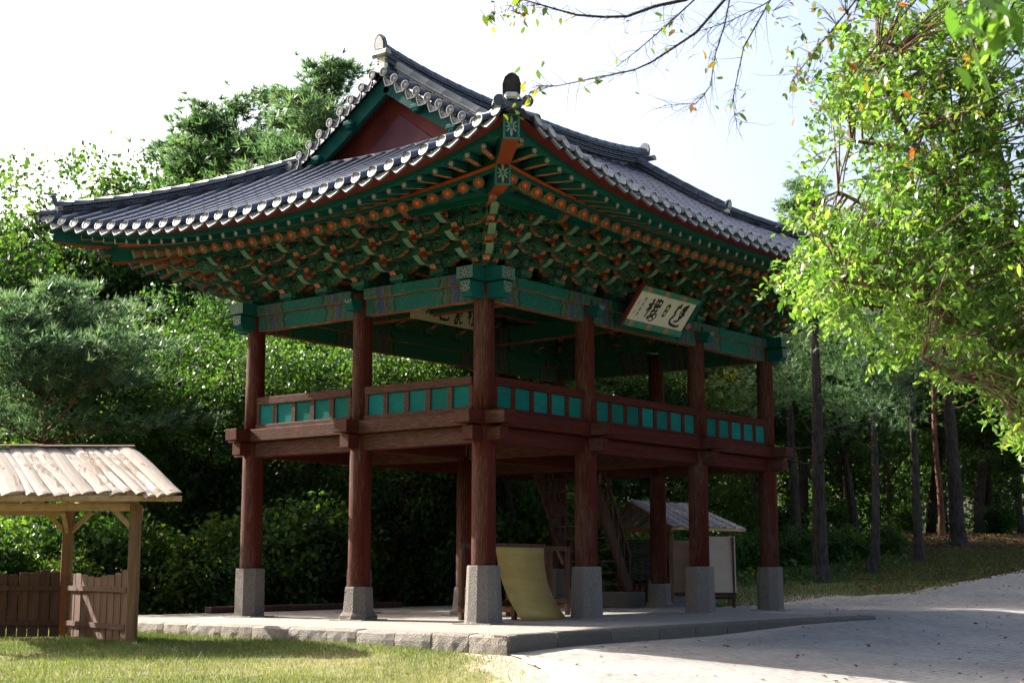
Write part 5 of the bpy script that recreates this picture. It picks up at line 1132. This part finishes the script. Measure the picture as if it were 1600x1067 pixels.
for px, D, yt, pr in sorted(((1180, 60, 420, 3), (1235, 75, 400, 0), (1320, 68, 380, 0), (1400, 78, 380, 0), (1455, 70, 370, 3), (1540, 82, 380, 1), (1600, 70, 360, 1), (1650, 62, 400, 1), (1290, 88, 380, 0), (1380, 92, 380, 0), (1480, 95, 380, 1), (1570, 98, 380, 0), (1200, 92, 400, 0), (1340, 58, 470, 3), (1530, 64, 420, 3), (1430, 100, 400, 0), (1660, 95, 380, 0)), key=lambda q: q[1]):
    put('woodland_tree', BL[pr], 9.6, px, yt, D, where('leafy tree', px, TB2, 'in the wood'), G2_)
def trunk_tree(px, D, dia, ytop, label, seed, crook=.03, bk_='bark_dark', crown=True):
    g = np.random.default_rng(seed); b = ground(px, D); H = H_for(px, ytop, D); m = MB(); tp = branchy(m, (0, 0, -.3), (g.normal(0, .02), g.normal(0, .02), 1), H, dia / 2, 12, g, crook, 10, .2)
    m.tube([tp[0] + Vector((0, 0, .1)), tp[0] + Vector((0, 0, .35)), tp[0] + Vector((0, 0, .8))], [dia * .78, dia * .62, dia * .5], 10, 0, False)
    for i in range(7): q = int(g.integers(4, 11)); a = g.uniform(0, 6.28); branchy(m, tp[q], (math.cos(a), math.sin(a), g.uniform(-.1, .4)), g.uniform(.8, 2.6), dia * .1, 5, g, .22, 5)
    T = thing('pine_tree', label, 'tree', b); m.build('trunk', bk_, T)
    P = []; DR = []
    for i in range(26):
        q = int(g.integers(6, 12)); a = g.uniform(0, 6.28); L = g.uniform(.8, 2.6); c0 = tp[q] + Vector((math.cos(a) * L, math.sin(a) * L, g.uniform(-.2, .6)))
        for r_ in range(46): t = Vector((g.normal(0, .5), g.normal(0, .5), g.normal(0, .22))); P.append(tuple(c0 + t)); DR.append(tuple((t + Vector((0, 0, .5))).normalized()))
    P = np.array(P); V, F = tufts(P, np.array(DR), g, 13, .22, .012); inst('crown', npmesh('crown', V, F, ['needle'], {'lv': lv4(len(F), g, 3)}), T)
for a in ((1283, 48, .56, 330, 'thick straight pine trunk nearest the right end of the pavilion', 51, .012), (1246, 54, .42, 340, 'ivy-clad trunk just behind the thick pine near the pavilion', 52, .02), (1362, 50, .34, 400, 'crooked slender trunk between the thick pine and the straight grey one', 53, .10), (1437, 53, .37, 330, 'straight grey pine trunk left of the leaf-littered slope', 54, .01), (1474, 61, .30, 350, 'thin reddish trunk just left of the thickest trunk', 55, .03, 'bark_red'), (1499, 58, .66, 300, 'thickest dark trunk at the top of the leaf-littered slope', 56, .012), (1326, 64, .30, 400, 'thin leaning trunk in the shade beyond the crooked one', 57, .06), (1548, 70, .55, 380, 'leaning dark trunk at the far right of the wood', 58, .08), (1392, 70, .25, 420, 'slim pale trunk far back in the wood', 59, .05, 'bark_brown'), (1183, 62, .4, 420, 'dark trunk seen between the right-hand pillars', 60, .03)): trunk_tree(*a)
# undergrowth
G3_ = 'shrubs along the back of the platform'
for i, (px, D, s) in enumerate(sorted([(-20, 34, .9), (40, 36, 1.0), (95, 35, .8), (150, 37, 1.1), (205, 38, .7), (275, 38, 1.0), (325, 39, 1.1), (360, 38, .8), (400, 40, 1.2), (450, 39.5, 1.1), (500, 40.5, 1.2), (545, 41, .8), (595, 42, .7), (655, 42.5, .7), (720, 42, .8), (750, 42.5, .9), (800, 43, 1.1), (850, 44, 1.2), (900, 45, 1.1), (950, 46, 1.0), (60, 41, 1.3), (240, 43, 1.4), (430, 44, 1.4), (620, 44, 1.4)], key=lambda q: q[1])):
    g = ground(px, D); plant('shrub', BU[i % 2] if i % 3 else BU[0], g, s * rng.uniform(.9, 1.1), rng.uniform(0, 6), where('shrub', px, TB1, 'in the undergrowth'), 'shrub', G3_)
G4_ = 'low shrubs on the shaded bank'
for i, (px, D, s) in enumerate(sorted([(1010, 48, .7), (1075, 49, .7), (1135, 50, .65), (1170, 51, .6), (1210, 52, .6), (1255, 52, .55), (1310, 53, .55), (1345, 54, .5), (1390, 55, .5), (1150, 56, .8), (1220, 58, .7), (1300, 60, .7), (1420, 64, .6), (1560, 68, .7)], key=lambda q: q[1])):
    g = ground(px, D); plant('bank_shrub', BU[0], g - Vector((0, 0, .2)), s * rng.uniform(.9, 1.15), rng.uniform(0, 6), where('low shrub', px, [(1090, 'behind the small shelter')] + TB2, 'on the shaded bank'), 'shrub', G4_)
# sunlit maple reaching in from the right, nearer than the pavilion
def smooth(P, R_, n=5):                                       # Catmull-Rom through the points, radii eased along
    O = []; Q = []
    for i in range(len(P) - 1):
        a, b, c, d = P[max(i - 1, 0)], P[i], P[i + 1], P[min(i + 2, len(P) - 1)]
        for k_ in range(n):
            t = k_ / n; O.append(.5 * (2 * b + (c - a) * t + (2 * a - 5 * b + 4 * c - d) * t * t + (3 * b - a - 3 * c + d) * t ** 3)); Q.append(R_[i] + (R_[i + 1] - R_[i]) * t)
    return O + [P[-1]], Q + [R_[-1]]
def polytube(m, pts, r0, r1, D, sides=7):
    P = [at(px, py, D + (dd[0] if dd else 0)) for px, py, *dd in pts]; n = len(P); m.tube(P, [r0 + (r1 - r0) * i / (n - 1) for i in range(n)], sides, 0, True, True, None, .06); return P
g = np.random.default_rng(77); m = MB(); base = ground(1790, 15.5); T = thing('maple_tree', 'bright sunlit maple leaning in from the right edge', 'tree', (0, 0, 0)); DM = 15.5
tb = [base - Vector((0, 0, .2)), base + Vector((-.1, 0, .8)), at(1740, 800, DM), at(1660, 720, DM), at(1600, 665, DM)]; m.tube(*smooth(tb, [.2, .17, .14, .12, .095]), 9, 0, True, True, None, .05)
br = []
for pts, r0, r1 in (([(1602, 668), (1565, 600), (1535, 525), (1515, 430), (1500, 330), (1490, 200)], .085, .02), ([(1600, 665, .2), (1620, 560, .5), (1600, 420, .8), (1570, 280, .8), (1540, 140, .6)], .08, .02), ([(1535, 525), (1460, 480, -.4), (1390, 450, -.6), (1320, 440, -.7)], .04, .012), ([(1515, 430), (1440, 370, .3), (1370, 330, .4), (1310, 300, .5)], .04, .012), ([(1570, 280, .8), (1480, 250, .2), (1400, 230, -.2), (1330, 220, -.4)], .04, .012), ([(1565, 600), (1500, 590, -.7), (1440, 560, -.9)], .04, .012), ([(1500, 330), (1440, 250, -.3), (1400, 180, -.4), (1370, 110, -.5)], .035, .01), ([(1600, 420, .8), (1660, 300, .5), (1680, 150, .5)], .05, .02)):
    br += smooth(polytube(m, pts, r0 * 1.35, r1 * 1.5, DM), [0] * len(pts), 9)[0]
POLY = [(1315, 40), (1292, 130), (1282, 230), (1264, 330), (1238, 425), (1262, 470), (1300, 490), (1370, 525), (1430, 580), (1480, 590), (1530, 565), (1600, 690), (1730, 740), (1780, -80), (1420, -80)]
def inside(x, y, P):
    c = False
    for a in range(len(P)):
        x1, y1 = P[a]; x2, y2 = P[a - 1]
        if (y1 > y) != (y2 > y) and x < (x2 - x1) * (y - y1) / (y2 - y1) + x1: c = not c
    return c
VOID = [(g.uniform(1280, 1700), g.uniform(0, 600), g.uniform(20, 48)) for _ in range(26)]
LP = []; LB = []; ns = 0
while ns < 1950:
    px, py = g.uniform(1200, 1760), g.uniform(-70, 720)
    if not inside(px, py, POLY) or (py < 90 and g.uniform() < .3): continue
    if any((px - a) ** 2 + (py - b) ** 2 < r_ * r_ for a, b, r_ in VOID) and g.uniform() < .85: continue
    ns += 1; c = at(px, py, DM + g.normal(0, .8)); d = Vector((g.normal(-.3, .8), g.normal(0, .8), g.normal(-.05, .25))).normalized(); L = g.uniform(.28, .55); pts = [c]
    for q in range(5): d = (d + Vector((0, 0, -.16))).normalized(); pts.append(pts[-1] + d * (L / 5))
    m.tube(pts, [.006, .005, .004, .003, .0025, .002], 4, 0, False, True); b_ = float(np.clip(g.normal(.5, .2), 0, 1))
    for q in range(int(g.integers(17, 29))): t = g.uniform(0, 4.99); k_ = int(t); p = pts[k_].lerp(pts[k_ + 1], t - k_) + Vector((g.normal(0, .06), g.normal(0, .06), g.normal(-.03, .035))); LP.append(tuple(p)); LB.append(b_)
    if ns % 3 == 0: nb_ = min(br, key=lambda q_: (q_ - c).length); m.tube([nb_, nb_.lerp(c, .5) + Vector((0, 0, .1)), c], [.015, .010, .006], 4, 0, False, True)
m.build('trunk', 'bark_brown', T); P = np.array(LP); V, F = leaf_geo(P, .088, g, 1.1, 1.2, .25, True); inst('crown', npmesh('crown', V, F, ['leaf_maple'], {'lv': lv4(len(P), g, 6, np.array(LB))}), T)
# cherry boughs with few leaves hanging in from above
g = np.random.default_rng(5); T = thing('cherry_tree', 'thinning cherry boughs with scattered yellow leaves hanging in from the top edge', 'tree', (0, 0, 0)); m = MB(); DC = 11.0; b0 = ground(2420, DC + .5)
m.tube(*smooth([b0 - Vector((0, 0, .2)), b0 + Vector((.05, 0, 1.2)), at(2380, 400, DC + .5), at(2290, 60, DC + .4), at(2050, -120, DC), at(1700, -160, DC), at(1400, -110, DC), at(1150, -40, DC)], [.22, .18, .15, .12, .09, .06, .04, .02]), 9, 0, True, True, None, .05)
tips = []
for pts, r0, r1 in (([(1150, -40), (1071, 0), (1024, 10), (980, 26), (943, 27), (902, 24), (869, 15), (818, 0), (790, 12)], .026, .007), ([(1180, -50), (1132, 0), (1088, 51), (1054, 74), (1017, 98), (990, 110), (936, 121), (869, 135), (838, 134)], .022, .004), ([(1150, -40), (1085, 0), (1037, 44), (997, 78), (963, 105)], .014, .004), ([(1200, -60), (1140, 0), (1132, 40), (1118, 84), (1110, 135), (1088, 162), (1037, 165)], .013, .0035), ([(1260, -80), (1204, 0), (1162, 74), (1149, 135), (1145, 162), (1150, 189)], .014, .0035), ([(1320, -80), (1193, 8), (1139, 34), (1090, 50)], .010, .004), ([(1420, -110), (1330, 10), (1290, 60), (1250, 110), (1235, 130)], .014, .004), ([(1520, -140), (1440, -10), (1380, 60), (1330, 120), (1300, 175)], .016, .004), ([(1600, -150), (1560, 20), (1480, 110), (1420, 150)], .016, .004), ([(1700, -140), (1600, 130), (1520, 170), (1420, 240)], .014, .004)):
    P = polytube(m, [(a, b, g.normal(0, .12)) for a, b in pts], r0 * .62, r1 * .6, DC, 6)
    for i in range(len(P) * 6):
        q = int(g.integers(1, len(P) - 1)); s0 = P[q].lerp(P[q + 1], g.uniform(0, 1)); d = (P[q + 1] - P[q]).normalized(); L = g.uniform(.10, .42)
        tp = branchy(m, s0, d + Vector((g.normal(0, .5), g.normal(0, .5), g.normal(-.15, .5))), L, .0024, 4, g, .25, 4, -.1); tips.append(tp[-1]); tips.append(tp[2])
tips = np.array([tuple(t) for t in tips]); lat = (tips[:, 0] - CX) * RT[0] + (tips[:, 1] - CY) * RT[1]; pr = np.where(lat > 2.0, .85, np.where(lat < .35, .4, .12)); sel = tips[g.uniform(0, 1, len(tips)) < pr]
ex = np.array([tuple(at(g.normal(800, 28), g.normal(16, 11), DC)) for _ in range(34)] + [tuple(at(g.normal(1300, 50), g.normal(60, 50), DC)) for _ in range(90)] + [tuple(at(g.normal(1400, 60), g.normal(50, 50), DC)) for _ in range(60)]); sel = np.concatenate([sel, ex]) - np.array([0, 0, .035])
for e in ex: q = tips[np.argmin(((tips - e) ** 2).sum(-1))]; a_, b_ = Vector(q), Vector(e); m.tube([a_, a_.lerp(b_, .6) + Vector((0, 0, .03)), b_], [.003, .0024, .0015], 4, 0, False, True)
m.build('trunk', 'twig', T)
V, F = leaf_geo(sel, .076, g, .1, 1.6, .25, True); inst('crown', npmesh('crown', V, F, ['leaf_cherry'], {'lv': lv4(len(sel), g, 6, g.uniform(0, 1, len(sel)) ** 2.0 * .9)}), T)
# close drooping spray, out of focus
g = np.random.default_rng(9); T = thing('chestnut_tree', 'drooping spray of dark green leaves close in the top right corner', 'tree', (0, 0, 0)); m = MB(); DS = 5.6; b0 = ground(3000, DS)
m.tube(*smooth([b0 - Vector((0, 0, .2)), b0 + Vector((0, .05, .9)), at(2950, 250, DS), at(2700, -150, DS), at(2200, -260, DS), at(1750, -160, DS), at(1580, -40, DS), at(1530, 40, DS)], [.12, .1, .085, .06, .04, .022, .01, .005]), 8, 0, True, True, None, .05); m.build('trunk', 'twig', T)
sp = np.array([tuple(at(g.normal(1545, 34), g.normal(28, 42), DS + g.normal(0, .12))) for _ in range(62)]); V, F = leaf_geo(sp, .13, g, .1, 2.2, .2, True); inst('crown', npmesh('crown', V, F, ['leaf_maple'], {'lv': lv4(len(sp), g, 6, g.uniform(.1, .7, len(sp)))}), T)

# ------------------------------------------------------------------ far fence, grass, ground cover, fallen leaves
T = thing('far_fence', 'pale metal railing fence far behind the pavilion on the right', 'fence'); fa, fb = ground(1100, 74), ground(1345, 76); n = 60; fm = MB().box((0, 0, .55), (.035, .035, 1.1)).mesh('fence_bar', ['steel_fence'])
for i in range(n + 1): p = fa.lerp(fb, i / n); inst('fence_bar', fm, T, Matrix.Translation((p.x, p.y, tz(p.x, p.y))))
for z in (.2, 1.05): MB().beam((fa.x, fa.y, tz(fa.x, fa.y) + z), (fb.x, fb.y, tz(fb.x, fb.y) + z), .045, .05).build('fence_rail', 'steel_fence', T)
def blades(pts, h, w_, g, lv):
    n = len(pts); a = g.uniform(0, 6.28, n); s = np.stack([np.cos(a), np.sin(a), 0 * a], -1) * w_[:, None]; ln = np.stack([g.normal(0, .35, n), g.normal(0, .35, n), np.ones(n)], -1) * h[:, None]
    V = np.stack([pts - s, pts + s, pts + ln], 1).reshape(-1, 3); return V, np.arange(3 * n).reshape(-1, 3), np.repeat(lv, 3)
def scatter(n, px0, px1, D0, D1, g):
    px = g.uniform(px0, px1, n); D = np.sqrt(g.uniform(D0 ** 2, D1 ** 2, n)); lat = (px - 800) / FPX * D; x = CX + FW[0] * D + RT[0] * lat; y = CY + FW[1] * D + RT[1] * lat; return x, y
def inpoly_plat(x, y): return (x > np.interp(y, [-3.3, 3.7, 9.2], [-3.34, -3.16, -2.95])) & (x < 13.6) & (y > -3.22 - np.clip(x - 5.6, 0, 3.3) * .19) & (y < 9.4)
g = np.random.default_rng(3); x, y = scatter(150000, -60, 960, 15, 30, g); nz = .5 + .25 * np.sin(x * 1.1 + 2 * np.sin(y * .7)) + .25 * np.sin(y * 1.7 + 1.3 * np.sin(x * .9 + 1)); dr = y - road_top(x)
ok = (~inpoly_plat(x, y)) & (dr > .15) & (g.uniform(0, 1, len(x)) < np.clip(dr / 2.6, 0.03, 1) * np.clip(.35 + .9 * nz, 0, 1)); x, y, nz = x[ok], y[ok], nz[ok]
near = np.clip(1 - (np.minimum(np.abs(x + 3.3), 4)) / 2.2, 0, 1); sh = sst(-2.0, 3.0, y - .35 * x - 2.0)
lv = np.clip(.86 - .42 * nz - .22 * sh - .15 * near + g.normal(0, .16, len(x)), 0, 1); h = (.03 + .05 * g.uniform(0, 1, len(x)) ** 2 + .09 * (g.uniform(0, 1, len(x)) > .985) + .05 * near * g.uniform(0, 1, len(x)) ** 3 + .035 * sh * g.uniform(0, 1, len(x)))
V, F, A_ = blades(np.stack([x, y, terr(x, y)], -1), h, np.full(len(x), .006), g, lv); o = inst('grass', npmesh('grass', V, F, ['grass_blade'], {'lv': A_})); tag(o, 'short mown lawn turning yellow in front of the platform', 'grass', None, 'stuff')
x, y = scatter(60000, 1040, 1620, 40, 56, g); ok = (y - road_top(x) > .2) & (~inpoly_plat(x, y)) & (g.uniform(0, 1, len(x)) < .8); x, y = x[ok], y[ok]; V, F, A_ = blades(np.stack([x, y, terr(x, y)], -1), g.uniform(.05, .15, len(x)), np.full(len(x), .009), g, np.clip(g.normal(.22, .14, len(x)), 0, 1))
o = inst('verge_grass', npmesh('verge_grass', V, F, ['grass_blade'], {'lv': A_})); tag(o, 'darker grass on the verge between the road and the wood', 'grass', None, 'stuff')
x, y = scatter(16000, -60, 1420, 35, 60, g); ok = (y - road_top(x) > 3.0) & (~inpoly_plat(x, y)); x, y = x[ok], y[ok]; lat = (x - CX) * RT[0] + (y - CY) * RT[1]; P = np.stack([x, y, terr(x, y) + g.uniform(.02, .5, len(x)) ** 1.5], -1)
V, F = leaf_geo(P, .17, g, .9, .1); o = inst('ground_cover', npmesh('ground_cover', V, F, ['leaf_forest'], {'lv': lv4(len(P), g)})); tag(o, 'low leafy ground cover on the floor of the wood', 'ground cover', None, 'stuff')
px = g.uniform(0, 1600, 520); D = np.sqrt(g.uniform(16 ** 2, 46 ** 2, 520)); x, y = scatter(1500, 0, 1620, 16, 47, g); ok = ((y < road_top(x)) & (g.uniform(0, 1, len(x)) < .5)) | ((y > road_top(x)) & (x < -3) & (g.uniform(0, 1, len(x)) < .10)); x, y = x[ok], y[ok]
P = np.stack([x, y, terr(x, y) + .035], -1); V, F = leaf_geo(P, .085, g, 4.0, 0, .33); o = inst('fallen_leaves', npmesh('fallen_leaves', V, F, ['leaf_fallen'], {'lv': lv4(len(P), g)})); tag(o, 'brown fallen leaves scattered over the road and lawn', 'fallen leaves', None, 'stuff')
x, y = scatter(9000, 1330, 1640, 45, 66, g); P = np.stack([x, y, terr(x, y) + .03], -1); ok = y > road_top(x) - .3; P = P[ok]; V, F = leaf_geo(P, .10, g, 3.0, 0, .33); o = inst('leaf_litter', npmesh('leaf_litter', V, F, ['leaf_fallen'], {'lv': lv4(len(P), g)})); tag(o, 'thick brown leaf litter on the slope at the right', 'leaf litter', None, 'stuff')
